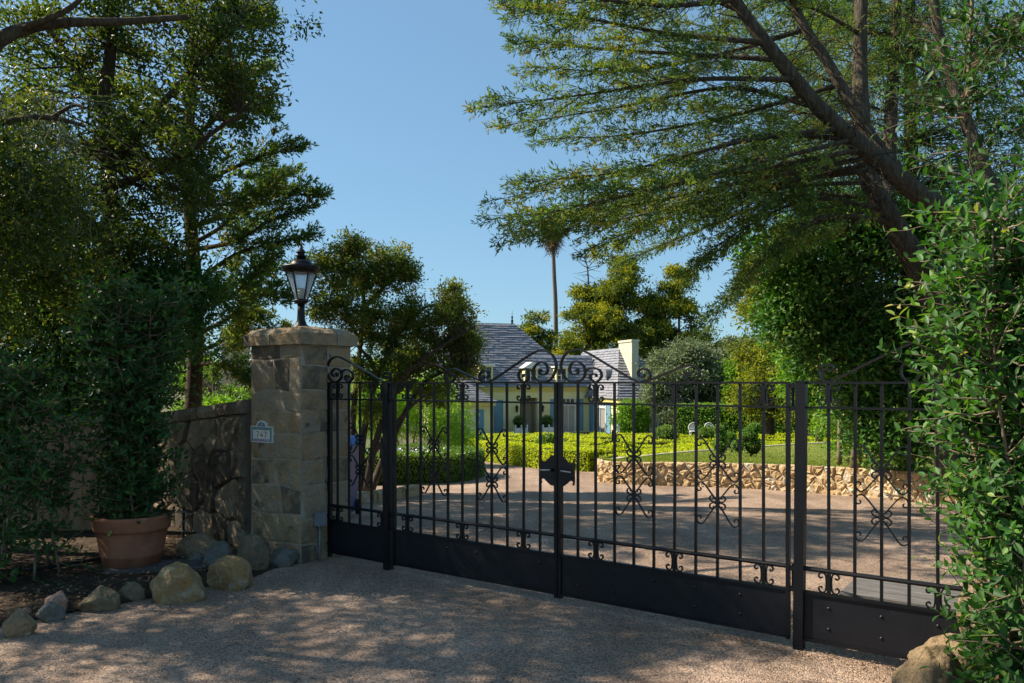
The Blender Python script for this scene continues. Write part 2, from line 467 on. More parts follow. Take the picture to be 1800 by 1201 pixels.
DXL = [(-8, -9), (4.6, -4.6), (5.2, -3.95), (5.6, -3.62), (6.3, -2.98), (6.96, -2.35), (7.6, -2.15), (8.4, -2.3), (9.6, -3.2), (10.2, -7), (19, -9), (27, -12), (31, -14)]
DXR = [(-8, 9), (5, 7.5), (11.5, 7.0), (12.5, 6.2), (14.2, 5.0), (15.9, 2.2), (18.4, 2.1), (25.6, -1.5), (27, -3.5), (31, -6)]
ys = np.concatenate([np.linspace(-8, 3, 8), np.linspace(3.3, 31, 95)])
nc = 30; V = []; rng = np.random.default_rng(5)
for y in ys:
    a, b = lerp_tab(DXL, y), lerp_tab(DXR, y)
    a += 0.04 * math.sin(y * 5.1) + 0.03 * math.sin(y * 13.7)
    for i in range(nc + 1):
        x = a + (b - a) * i / nc
        V.append((x, y, zg(y) + 0.012 * math.sin(x * 1.7 + y * .6) * math.sin(y * 1.1) - 0.004))
F = [[j * (nc + 1) + i, j * (nc + 1) + i + 1, (j + 1) * (nc + 1) + i + 1, (j + 1) * (nc + 1) + i] for j in range(len(ys) - 1) for i in range(nc)]
props(npmesh('driveway', V, F, M_gravel), kind='structure')
# planting bed on the left
V = []; ys = np.linspace(4.2, 10.5, 40)
for y in ys:
    b = lerp_tab(DXL, y) + 0.10
    for i in range(25):
        x = b - 6.0 * i / 24
        V.append((x, y, zg(y) + 0.008 + min(.03, .1 * (b - x)) + .012 * math.sin(x * 6 + y * 3) * math.sin(y * 7 - x * 2)))
F = [[j * 25 + i + 1, j * 25 + i, (j + 1) * 25 + i, (j + 1) * 25 + i + 1] for j in range(39) for i in range(24)]
props(npmesh('planting_bed', V, F, M_soil), kind='structure')
V = [(1.9, -6, .012), (9, -6, .012), (9, 4.35, .012), (2.2, 4.2, .012), (2.0, 3.3, .012)]
mb = MB(); mb.add(V, [(0, 1, 2, 3, 4)]); o = mb.build('hedge_bed', M_soil); o['kind'] = 'structure'

# loose pebbles on the drive near the camera
rng = np.random.default_rng(11)
n = 15000
py_ = 3.1 + 4.6 * rng.random(n) ** 1.3
pxx = np.array([rng.uniform(lerp_tab(DXL, y) + .02, 2.4) for y in py_])
keep = np.ones(n, bool)
r = rng.uniform(.0025, .0065, n)
ang = rng.uniform(0, 6.28, n)
off = np.array([(1, 0, 0), (0, .7, 0), (-1, 0, 0), (0, -.7, 0), (0, 0, .7), (0, 0, -.3)])
V = np.zeros((n, 6, 3))
ca, sa = np.cos(ang), np.sin(ang)
for k in range(6):
    V[:, k, 0] = pxx + r * (off[k, 0] * ca - off[k, 1] * sa)
    V[:, k, 1] = py_ + r * (off[k, 0] * sa + off[k, 1] * ca)
    V[:, k, 2] = 0.012 * np.sin(pxx * 1.7 + py_ * .6) * np.sin(py_ * 1.1) - .002 + r * off[k, 2]
T = [(0, 1, 4), (1, 2, 4), (2, 3, 4), (3, 0, 4)]
F = np.concatenate([np.arange(n)[:, None] * 6 + np.array([t]) for t in T])
props(npmesh('loose_gravel', V, F, M_pebble, smooth=False), 'loose tan pebbles strewn over the driveway in front of the gate', 'gravel', kind='stuff')

# ================================================================ stone masonry
def subdiv_poly(poly, m):
    out = []
    for i, p in enumerate(poly):
        q = poly[(i + 1) % len(poly)]
        d = math.dist(p, q); k = max(1, int(round(d / m)))
        for j in range(k):
            out.append((p[0] + (q[0] - p[0]) * j / k, p[1] + (q[1] - p[1]) * j / k))
    return out

def stone(name, poly, fr, proud, rng, mat, parent, gap=.008, m=.12, rough=.4, jit=.12, smooth=False):
    cx = sum(p[0] for p in poly) / len(poly); cy = sum(p[1] for p in poly) / len(poly)
    P = subdiv_poly(poly, m)
    rmean = sum(math.dist(p, (cx, cy)) for p in P) / len(P)
    k0 = max(.5, 1 - gap / max(rmean, .02))
    n = len(P)
    def ring(k, d, j):
        return [(cx + (p[0] - cx) * k + rng.uniform(-j, j) * rmean * .25, cy + (p[1] - cy) * k + rng.uniform(-j, j) * rmean * .25, d * (1 + rng.uniform(-rough, rough))) for p in P]
    st = rng.getstate()
    r0 = ring(k0, -.03, jit); rng.setstate(st)
    r0 = [(a, b, -.03) for a, b, _ in r0]
    r1 = [(a, b, proud * .45) for a, b, _ in r0]
    e = min(.22, .022 / max(rmean, .03))
    r2 = ring(k0 * (1 - e), proud, jit * .5)
    r3 = ring(k0 * .5, proud * 1.15, jit)
    V = [fr(*p) for p in r0 + r1 + r2 + r3] + [fr(cx, cy, proud * (1.1 + rng.uniform(-.2, .3)))]
    F = []
    for q in range(3):
        for i in range(n):
            j = (i + 1) % n
            F.append((q * n + i, q * n + j, (q + 1) * n + j, (q + 1) * n + i))
    for i in range(n): F.append((3 * n + i, 3 * n + (i + 1) % n, 4 * n))
    mb = MB(); mb.add(V, F)
    return mb.build(name, mat, parent, smooth)

def clip(poly, nx_, ny_, c):
    out = []
    for i in range(len(poly)):
        p, q = poly[i], poly[(i + 1) % len(poly)]
        dp, dq = nx_ * p[0] + ny_ * p[1] - c, nx_ * q[0] + ny_ * q[1] - c
        if dp <= 0: out.append(p)
        if (dp < 0) != (dq < 0) and abs(dp - dq) > 1e-12:
            t = dp / (dp - dq); out.append((p[0] + t * (q[0] - p[0]), p[1] + t * (q[1] - p[1])))
    return out

def voronoi(pts, bound, sy=1.0):
    cells = []
    for i, p in enumerate(pts):
        c = bound
        for j, q in enumerate(pts):
            if i == j: continue
            if abs(p[0] - q[0]) > 1.6 or abs(p[1] - q[1]) > 1.6: continue
            ax, ay = q[0] - p[0], (q[1] - p[1]) * sy * sy
            mx_, my_ = (p[0] + q[0]) / 2, (p[1] + q[1]) / 2
            c = clip(c, ax, ay, ax * mx_ + ay * my_)
            if len(c) < 3: break
        if len(c) >= 3:
            # drop tiny edges
            d = [c[k] for k in range(len(c)) if math.dist(c[k], c[k - 1]) > .02]
            if len(d) >= 3: cells.append(d)
    return cells

def jitter_pts(rng, w, h, sx, sy):
    pts = []
    ny = max(1, round(h / sy))
    for j in range(ny):
        nx_ = max(1, round(w / sx))
        for i in range(nx_):
            pts.append(((i + .5 + (.5 if j % 2 else 0) + rng.uniform(-.33, .33)) * w / nx_, (j + .5 + rng.uniform(-.33, .33)) * h / ny))
    return [p for p in pts if 0 < p[0] < w and 0 < p[1] < h]

def ashlar(rng, w, zr, smin, smax):
    """irregular coursed stones: list of polygons"""
    out = []
    ph = [(rng.uniform(0, 6), rng.uniform(5, 9), rng.uniform(.006, .02)) for _ in zr]
    ph[0] = (0, 1, 0); ph[-1] = (0, 1, 0)
    zb = lambda i, a: zr[i] + ph[i][2] * math.sin(ph[i][0] + ph[i][1] * a)
    for i in range(len(zr) - 1):
        cuts = [0.0]
        while cuts[-1] < w - smin * 1.2:
            cuts.append(cuts[-1] + rng.uniform(smin, smax))
        cuts = [c for c in cuts if c < w - smin * .6] + [w]
        top = [c if c in (0.0, w) else c + rng.uniform(-.045, .045) for c in cuts]
        bot = [c if c in (0.0, w) else c + rng.uniform(-.02, .02) for c in cuts]
        for k in range(len(cuts) - 1):
            b0, b1, t0, t1 = bot[k], bot[k + 1], top[k], top[k + 1]
            P = [(b0, zb(i, b0)), ((b0 + b1) / 2, zb(i, (b0 + b1) / 2)), (b1, zb(i, b1)), (t1, zb(i + 1, t1)), ((t0 + t1) / 2, zb(i + 1, (t0 + t1) / 2)), (t0, zb(i + 1, t0))]
            if rng.random() < .3:   # knock a corner off
                P[0] = (b0 + .05, P[0][1])
            out.append(P)
    return out

GD = Vector((.8105, -.5858, 0)); GN = Vector((-.5858, -.8105, 0)); GO = Vector((-1.081, 7.21, 0))
PC = Vector((-1.973, 7.447, 0))                    # near corner of the pillar
AW = Vector((.5858, .8105, 0))                     # away from the camera, along the pillar's right face

def pillar(P, wl, wr, h, label, seed, capz):
    """P near corner, left face runs to -GD, right face runs along AW"""
    rng = random.Random(seed)
    c = P - GD * wl / 2 + AW * wr / 2
    root = thing('stone_pillar', (c.x, c.y, 0), label, 'pillar')
    mb = MB()
    ins = .003
    A = P - GD * ins + AW * ins
    q = [A, A - GD * (wl - 2 * ins), A - GD * (wl - 2 * ins) + AW * (wr - 2 * ins), A + AW * (wr - 2 * ins)]
    mb.hexa([p + Vector((0, 0, -.05)) for p in q] + [p + Vector((0, 0, h)) for p in q])
    mb.build('mortar', M_mortar, root)
    faces = [(P - GD * wl, GD, GN, wl), (P, AW, GD, wr), (P + AW * wr, -GD, -GN, wl), (P - GD * wl + AW * wr, -AW, -GD, wr)]
    zr0 = [0, .20, .44, .72, .96, 1.20, 1.46, 1.66, 1.90, h]
    zr0 = [z for z in zr0 if z < h - .1] + [h]
    for O, U, N, w in faces:
        zr = [zr0[0]] + [z + rng.uniform(-.045, .045) for z in zr0[1:-1]] + [h]
        fr = lambda a, b, d, O=O, U=U, N=N: O + U * a + Vector((0, 0, b)) + N * (d - .006)
        for poly in ashlar(rng, w, zr, .22, .48):
            stone('stone', poly, fr, .010, rng, M_stone, root, gap=.010, m=.11, rough=.35, jit=.06)
    # cap stones with worn, rounded tops
    oh = .05
    B = P + GD * oh - AW * oh; WL, WR = wl + 2 * oh, wr + 2 * oh
    cuts = [0, WL * .52, WL]
    for side in range(2):
        for k in range(2):
            a0, a1 = cuts[k] + .006, cuts[k + 1] - .006
            if side == 0: d0, d1 = 0, WR * .62
            else: d0, d1 = WR * .62 + .008, WR
            n = 9
            V = []; rg = random.Random(seed + side * 7 + k)
            for j in range(n):
                for i in range(n):
                    u, v = i / (n - 1), j / (n - 1)
                    a, d = a0 + (a1 - a0) * u, d0 + (d1 - d0) * v
                    ed = min(a, WL - a, d, WR - d)
                    z = capz - .035 * math.exp(-ed / .035) * 1.6 + rg.uniform(-.008, .008) + .03 * min(1, ed / .3)
                    V.append(B - GD * a + AW * d + Vector((0, 0, z)))
            F = [(j * n + i, j * n + i + 1, (j + 1) * n + i + 1, (j + 1) * n + i) for j in range(n - 1) for i in range(n - 1)]
            bi = len(V)
            ringi = [i for i in range(n)] + [j * n + n - 1 for j in range(1, n)] + [(n - 1) * n + i for i in range(n - 2, -1, -1)] + [j * n for j in range(n - 2, 0, -1)]
            low = []
            for idx in ringi:
                p = V[idx].copy(); p.z = h + .002; low.append(p)
            mid = []
            for idx in ringi:
                p = V[idx].copy(); p.z = capz - .075 + rg.uniform(-.01, .01)
                p += (p - (B - GD * WL / 2 + AW * WR / 2)) * rg.uniform(-.006, .012); p.z = capz - .075; mid.append(p)
            m_ = len(ringi)
            V2 = V + mid + low
            for i in range(m_):
                j = (i + 1) % m_
                F.append((ringi[i], ringi[j], bi + j, bi + i)); F.append((bi + i, bi + j, bi + m_ + j, bi + m_ + i))
            F.append(tuple(bi + m_ + i for i in range(m_)))
            mb = MB(); mb.add(V2, F); mb.build('cap_stone', M_stone, root)
    return root

pillar(PC, .758, .624, 2.06, 'tall tan sandstone gate pillar carrying the lantern and house number', 3, 2.22)
PR = GO + GD * 4.60 - AW * .33
pillar(PR + GD * .70, .70, .62, 1.25, 'stone gate pillar almost hidden in the leaves at the right gate end', 8, 1.41)

# low wall sweeping away from the pillar
def wall_strip(name, label, path, zb, zt, sx, sy, M_s, M_m, seed, thick, proud, capped, rubble=.5, rec=.015):
    """path: plan points, stones on the side to the right of the walking direction; zb, zt functions of length"""
    rng = random.Random(seed)
    pts = [Vector((p[0], p[1], 0)) for p in catmull([(p[0], p[1]) for p in path], 8)]
    ln = [0.0]
    for a, b in zip(pts, pts[1:]): ln.append(ln[-1] + (b - a).length)
    tot = ln[-1]
    def pos(l):
        l = min(max(l, 0), tot)
        for i in range(len(ln) - 1):
            if l <= ln[i + 1] + 1e-9:
                t = (l - ln[i]) / max(1e-9, ln[i + 1] - ln[i])
                p = pts[i].lerp(pts[i + 1], t); d = (pts[i + 1] - pts[i]).normalized()
                return p, Vector((d.y, -d.x, 0))
    mid, _ = pos(tot / 2)
    root = thing(name, (mid.x, mid.y, zb(tot / 2)), label, 'wall')
    mb = MB(); K = 30
    rows = []
    for k in range(K + 1):
        l = tot * k / K; p, nn = pos(l)
        rows.append([p - nn * rec + Vector((0, 0, zb(l) - .15)), p - nn * rec + Vector((0, 0, zt(l) - .02)), p - nn * thick + Vector((0, 0, zt(l) - .02)), p - nn * thick + Vector((0, 0, zb(l) - .15))])
    V = [q for r_ in rows for q in r_]
    F = [(k * 4 + j, k * 4 + (j + 1) % 4, (k + 1) * 4 + (j + 1) % 4, (k + 1) * 4 + j) for k in range(K) for j in range(4)]
    F += [(0, 1, 2, 3), (K * 4 + 3, K * 4 + 2, K * 4 + 1, K * 4)]
    mb.add(V, F); mb.build('mortar', M_m, root)
    hm = max(zt(tot * k / 10) - zb(tot * k / 10) for k in range(11))
    ch = .13 if capped else 0
    cells = voronoi(jitter_pts(rng, tot, 1.0, sx, sy / hm), [(0, 0), (tot, 0), (tot, 1), (0, 1)], hm)
    def fr(a, b, d):
        p, nn = pos(a)
        z0, z1 = zb(a) - .03, zt(a) - ch
        return p + nn * (d - .012) + Vector((0, 0, z0 + (z1 - z0) * b / hm))
    for c in cells:
        c = [(a, b * hm) for a, b in c]
        stone('stone', c, fr, proud * rng.uniform(.6, 1.3), rng, M_s, root, gap=.012, m=.13, rough=rubble, jit=.14)
    if capped:
        l = 0.0
        while l < tot - .1:
            w = min(rng.uniform(.35, .55), tot - l)
            mb = MB(); n = 4; V = []
            for k in range(n + 1):
                ll = l + .006 + (w - .012) * k / n; p, nn = pos(ll)
                for off, dz in ((.035, -ch + .005), (.05, -ch * .5), (.03, 0), (-thick * .5, .02), (-thick - .03, 0), (-thick - .04, -ch)):
                    V.append(p + nn * (off + rng.uniform(-.008, .008)) + Vector((0, 0, zt(ll) + dz + rng.uniform(-.006, .006))))
            F = [(k * 6 + j, k * 6 + (j + 1) % 6, (k + 1) * 6 + (j + 1) % 6, (k + 1) * 6 + j) for k in range(n) for j in range(6)] + [tuple(range(6)), tuple(n * 6 + j for j in range(5, -1, -1))]
            mb.add(V, F); mb.build('cap_stone', M_s, root)
            l += w
    return root

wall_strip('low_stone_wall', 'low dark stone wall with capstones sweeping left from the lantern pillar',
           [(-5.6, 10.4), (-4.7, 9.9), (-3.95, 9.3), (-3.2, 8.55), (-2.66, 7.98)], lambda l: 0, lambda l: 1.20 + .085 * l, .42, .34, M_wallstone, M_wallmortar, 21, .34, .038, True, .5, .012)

# retaining wall of the raised lawn
RW = [(8.6, 9.6), (7.4, 10.5), (6.45, 11.55), (5.6, 12.9), (4.6, 14.0), (3.2, 14.85), (2.25, 15.2), (1.80, 15.65), (1.75, 16.3), (2.2, 17.3)]
RW = RW[::-1]
def rw_top(l): return lerp_tab([(0, .12), (1.2, .16), (4, .24), (7, .34), (10, .44), (14, .5)], l)
wall_strip('retaining_wall', 'low golden rubble stone retaining wall holding up the lawn', RW, lambda l: lerp_tab([(0, -.33), (2, -.25), (6, -.17), (9, -.08), (12, 0)], l), rw_top, .21, .135, M_gold, M_goldm, 33, .3, .032, False, .6)

# raised lawn: lofted from the wall top back to the edging
inner = [Vector((p[0], p[1], 0)) for p in catmull(RW, 6)]
edge_px = [(1082, 811), (1100, 809), (1135, 803), (1180, 798), (1240, 793), (1310, 788), (1400, 782), (1500, 777), (1620, 772), (1800, 768)]
edge = []
for i, (px, py) in enumerate(edge_px):
    Yd = lerp_tab([(0, 17.5), (2, 18.5), (5, 24), (9, 30)], i)
    p = at(px, py, Yd); edge.append(p)
edge = [Vector(tuple(p)) for p in catmull([tuple(e) for e in edge], 6)]
ln = [0.0]
for a, b in zip(inner, inner[1:]): ln.append(ln[-1] + (b - a).length)
K = 54; V = []; J = 12
for k in range(K + 1):
    t = k / K
    l = ln[-1] * t
    i = max(j for j in range(len(ln)) if ln[j] <= l + 1e-6); i = min(i, len(ln) - 2)
    p = inner[i].lerp(inner[i + 1], (l - ln[i]) / max(1e-6, ln[i + 1] - ln[i])); p = p.copy(); p.z = rw_top(l) - .012
    d = (inner[i + 1] - inner[i]).normalized(); p += Vector((-d.y, d.x, 0)) * .10
    e = t * (len(edge) - 1); ie = min(int(e), len(edge) - 2); q = edge[ie].lerp(edge[ie + 1], e - ie)
    for j in range(J + 1):
        V.append(p.lerp(q, j / J))
F = [(k * (J + 1) + j, k * (J + 1) + j + 1, (k + 1) * (J + 1) + j + 1, (k + 1) * (J + 1) + j) for k in range(K) for j in range(J)]
mb = MB(); mb.add(V, F); o = mb.build('lawn', M_lawn, smooth=True); o['kind'] = 'structure'
LAWN_V = np.array([tuple(v) for v in V]).reshape(K + 1, J + 1, 3)
mb = MB()
for a, b in zip(edge, edge[1:]):
    t = (b - a).normalized(); nn = Vector((-t.y, t.x, 0)) * .05
    mb.hexa([a - nn + Vector((0, 0, -.1)), a + nn + Vector((0, 0, -.1)), b + nn + Vector((0, 0, -.1)), b - nn + Vector((0, 0, -.1)),
             a - nn + Vector((0, 0, .035)), a + nn + Vector((0, 0, .035)), b + nn + Vector((0, 0, .035)), b - nn + Vector((0, 0, .035))])
o = mb.build('lawn_edging', M_goldm); props(o, 'thin pale stone edging between the lawn and the clipped hedges', 'edging')
# terrain that carries the right part of the garden under trees
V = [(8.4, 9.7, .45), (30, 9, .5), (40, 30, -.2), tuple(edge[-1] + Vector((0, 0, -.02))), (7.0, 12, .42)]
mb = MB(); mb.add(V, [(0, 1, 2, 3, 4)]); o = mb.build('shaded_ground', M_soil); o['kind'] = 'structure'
rng = random.Random(4)

# ================================================================ boulders
from mathutils import noise as mnoise
def boulder(px0, px1, py0, py1, mat, label, seed, depth=None, flat=1.0, ang=.3, Y=None, cat='boulder'):
    g = gp((px0 + px1) / 2, py1) if Y is None else at((px0 + px1) / 2, py1, Y)
    Yc = g.y
    w = (px1 - px0) * Yc / FPX; h = (py1 - py0) * Yc / FPX
    d = depth or w * .75
    c = Vector((g.x, Yc + d * .42, 0)); zb_ = g.z if Y is None else g.z
    bm = bmesh.new(); bmesh.ops.create_icosphere(bm, subdivisions=5, radius=1)
    sv = Vector((seed * 3.1, seed * 1.7, seed * 7.3))
    rr = random.Random(seed)
    planes = [(Vector((rr.uniform(-1, 1), rr.uniform(-1, 1), rr.uniform(-.8, 1))).normalized(), rr.uniform(.66, .93)) for _ in range(16)]
    for v in bm.verts:
        p = v.co.normalized()
        k = 1.0
        for nrm_, dist in planes:      # facet the rock
            dd = p.dot(nrm_)
            if dd > .05: k = min(k, dist / dd)
        k = .97 * k + .03
        k *= 1 + ang * .30 * mnoise.noise(p * 1.6 + sv) + .06 * mnoise.noise(p * 4 + sv) + .045 * abs(mnoise.noise(p * 8 + sv)) + .022 * mnoise.noise(p * 19 + sv)
        v.co = Vector((p.x * k * w / 2, p.y * k * d / 2, max(-.55, p.z * k) * h * .62))
    zmin = min(v.co.z for v in bm.verts); zmax = max(v.co.z for v in bm.verts)
    xm = max(abs(v.co.x) for v in bm.verts)
    for v in bm.verts:
        v.co.z = (v.co.z - zmin) / (zmax - zmin) * h * 1.16 - h * .15
        v.co.x *= w / 2 / xm
    me = bpy.data.meshes.new('boulder'); bm.to_mesh(me); bm.free()
    me.materials.append(M_boulder[mat]); me.polygons.foreach_set('use_smooth', [True] * len(me.polygons))
    o = link(me, 'boulder'); o.location = (c.x, c.y, zb_ + .0)
    return props(o, label, cat, 'boulders edging the drive')
boulder(245, 352, 996, 1060, 'yellow', 'largest yellow ochre boulder on the drive edge in front of the pot', 1)
boulder(352, 446, 983, 1038, 'yellow', 'long yellow boulder lying right beside the largest yellow boulder', 2)
boulder(352, 412, 955, 1004, 'grey', 'blue-grey boulder behind the long yellow boulder', 3)
boulder(402, 468, 943, 1006, 'olive', 'olive brown boulder between the long yellow boulder and the pillar', 4)
boulder(300, 392, 942, 988, 'tan', 'flat tan boulder behind the others, right of the pot', 5)
boulder(345, 415, 902, 952, 'tan', 'upright angular tan rock leaning towards the dark stone wall', 6, depth=.2, ang=.8)
boulder(393, 443, 882, 950, 'pink', 'broken pinkish rock leaning against the foot of the pillar', 7, depth=.22, ang=.9)
boulder(464, 520, 965, 998, 'grey', 'small grey-green boulder at the corner of the pillar', 8)
boulder(124, 200, 1037, 1077, 'olive', 'low olive boulder left of the largest yellow boulder', 9)
boulder(198, 250, 1027, 1056, 'olive', 'small dark olive rock touching the largest yellow boulder', 10)
boulder(66, 112, 1042, 1080, 'pink', 'pink and cream stone at the lower left behind a grey stone', 12)
boulder(52, 105, 1062, 1094, 'grey', 'smooth grey stone at the lower left in front of a pink stone', 13)
boulder(-8, 52, 1078, 1122, 'tan', 'grey and orange stone cut by the left picture edge', 14)
boulder(325, 356, 975, 994, 'grey', 'small whitish stone in front of the flat tan boulder', 15)
boulder(32, 52, 1070, 1084, 'pink', 'little pink pebble stone behind the lower left stones', 16)
boulder(1588, 1735, 1148, 1270, 'tan', 'big brown boulder at the lower right corner under the ficus leaves', 17)
boulder(1612, 1760, 1132, 1215, 'tan', 'sunlit tan boulder behind the big brown one at lower right', 18, Y=4.15)
boulder(1690, 1760, 1018, 1120, 'tan', 'tan rock showing through the ficus leaves at the right gate end', 19, Y=4.25)
boulder(1525, 1562, 790, 812, 'tan', 'lone tan rock on top of the retaining wall under the shrub', 20, Y=13.2)

# ================================================================ iron gate
def s_px(px):
    k = (px - 900) / FPX
    return (k * 7.21 + 1.081) / (.8105 + .5858 * k)
def sz(px, py):
    s = s_px(px); Y = 7.21 - .5858 * s
    return (s, EYE - (py - HOR) * Y / FPX)
def G(s, n, z): return GO + GD * s + GN * n + Vector((0, 0, z))
GROT = math.atan2(GD.y, GD.x)

def ribbon(mb, path, t, w, n0=0.0):
    """flat bar bent along path [(s,z)], thickness t in plane, width w across"""
    P = [np.array(p[:2], float) for p in path]; V = []
    for i, p in enumerate(P):
        d = P[min(i + 1, len(P) - 1)] - P[max(i - 1, 0)]
        d = d / max(1e-9, np.linalg.norm(d)); q = np.array([-d[1], d[0]])
        for a, b in ((1, -1), (1, 1), (-1, 1), (-1, -1)):
            e = p + q * a * t / 2
            V.append((e[0], n0 + b * w / 2, e[1]))
    m = len(P)
    F = [(i * 4 + j, i * 4 + (j + 1) % 4, (i + 1) * 4 + (j + 1) % 4, (i + 1) * 4 + j) for i in range(m - 1) for j in range(4)]
    F += [(0, 1, 2, 3), (m * 4 - 1, m * 4 - 2, m * 4 - 3, m * 4 - 4)]
    mb.add(V, F)

Z_TOP, Z_2, Z_LOW, Z_PT, Z_PB = 1.70, 1.543, .517, .365, .07
def gate_mesh(fn, name, mat=M_iron):
    mb = MB(); fn(mb)
    me = mb.mesh(name, mat)
    bm = bmesh.new(); bm.from_mesh(me); bmesh.ops.recalc_face_normals(bm, faces=bm.faces); bm.to_mesh(me); bm.free()
    return me
def lbox(mb, s0, s1, n0, n1, z0, z1):
    mb.box(((s0 + s1) / 2, (n0 + n1) / 2, (z0 + z1) / 2), (s1 - s0, n1 - n0, z1 - z0))
BARM = gate_mesh(lambda m: lbox(m, -.0085, .0085, -.0085, .0085, Z_PT, Z_TOP - .006), 'bar')
def cpath(k=1):
    c = [(.030, .036), (.041, .027), (.053, .037), (.047, .056), (.027, .063), (.012, .047), (.007, 0)]
    c = c + [(a, -b) for a, b in c[-2::-1]]
    return catmull([(a * k, b) for a, b in c], 5)
def c2path(k, u):
    c = [(.026, .027), (.020, .034), (.028, .044), (.044, .040), (.049, .024), (.038, .008), (.016, .001), (.004, -.012)]
    return catmull([(a * k, b * u) for a, b in c], 5)
CS = {k: gate_mesh(lambda m, k=k: ribbon(m, cpath(k), .0085, .016), 'scroll') for k in (1, -1)}
def _c2(m, k):
    ribbon(m, c2path(k, 1), .008, .015); ribbon(m, c2path(k, -1), .008, .015)
CC = {k: gate_mesh(lambda m, k=k: _c2(m, k), 'scroll') for k in (1, -1)}
TOPARM = [(.122, .262), (.118, .250), (.131, .240), (.147, .252), (.145, .280), (.122, .295), (.095, .280), (.045, .205), (.009, .160)]
MIDARM = [(.126, .045), (.118, .055), (.126, .068), (.143, .064), (.149, .044), (.135, .018), (.112, .010), (.085, .030), (.045, .080), (.009, .122)]
ARM = {}
for k in (1, -1):
    for u in (1, -1):
        ARM['t', k, u] = gate_mesh(lambda m: ribbon(m, catmull([(a * k, b * u) for a, b in TOPARM], 5), .0075, .015), 'scroll')
        ARM['m', k, u] = gate_mesh(lambda m: ribbon(m, catmull([(a * k, b * u) for a, b in MIDARM], 5), .0075, .015), 'scroll')
COLL = gate_mesh(lambda m: lbox(m, -.0105, .0105, -.0115, .0115, -.07, .07), 'collar')
RIV = gate_mesh(lambda m: m.lathe([(.011, 0), (.010, .003), (.006, .006), (.002, .007)], (0, 0, 0), 8), 'rivet', M_ironp)

def T(s, n, z): return Matrix.Translation((s, n, z))
def glocal(root, s0, mbf, name, mat=M_iron):
    """mbf builds in gate coordinates (s, n, z); n positive = towards the camera"""
    me = gate_mesh(mbf, name, mat)
    me.transform(Matrix(((1, 0, 0, -s0), (0, -1, 0, 0), (0, 0, 1, 0), (0, 0, 0, 1))))
    me.flip_normals()
    return link(me, name, root)

def groot(name, s0, label, cat, group=None):
    p = G(s0, 0, 0)
    return thing(name, (p.x, p.y, 0), label, cat, group, GROT)

def grille(root, s0, s1, bars, frieze, lozenge, rnd):
    """bars etc. given as absolute s"""
    for b in bars:
        link(BARM, 'bar', root, T(b - s0, 0, 0) @ Matrix.Rotation(rnd.uniform(-.004, .004), 4, 'Y'))
    for z in (Z_TOP, Z_2):
        glocal(root, s0, lambda m: lbox(m, s0 if z == Z_2 else s0, s1, -.016, .016, z - .007, z + .007), 'rail')
    glocal(root, s0, lambda m: m.tube([(s0, 0, Z_LOW), (s1, 0, Z_LOW)], .0145, 8), 'rail')
    glocal(root, s0, lambda m: lbox(m, s0, s1, -.015, .018, Z_PT - .004, Z_PT + .012), 'rail')
    glocal(root, s0, lambda m: lbox(m, s0, s1, -.006, .006, Z_PB, Z_PT - .006), 'kick_plate', M_ironp)
    glocal(root, s0, lambda m: lbox(m, s0, s1, -.014, .016, Z_PB - .012, Z_PB + .008), 'rail')
    for b in frieze:
        for zc in ((Z_TOP + Z_2) / 2, (Z_LOW + Z_PT) / 2 + .002):
            link(COLL, 'collar', root, T(b - s0, 0, zc))
            for k in (1, -1): link(CS[k], 'scroll', root, T(b - s0 + k * .008, 0, zc))
    for b in lozenge:
        for u in (1, -1):
            for k in (1, -1):
                link(ARM['t', k, u], 'scroll', root, T(b - s0, 0, 1.025))
                link(ARM['m', k, u], 'scroll', root, T(b - s0, 0, 1.025))
                link(CC[k], 'scroll', root, T(b - s0 + k * .006, 0, 1.025 + u * .140))
    for b in [b for i, b in enumerate(bars) if i % 2 == 0]:
        for z in (.285, .155):
            link(RIV, 'rivet', root, T(b - s0, -.0065, z) @ Matrix.Rotation(R(90), 4, 'X'))

def crest(root, s0, paths, mir=None, t=.011, w=.03):
    for P in paths:
        Q = [sz(*p) for p in P]
        if mir is not None: Q = [(2 * mir - s, z) for s, z in Q]
        glocal(root, s0, lambda m: ribbon(m, catmull(Q, 7), t, w), 'crest_scroll')

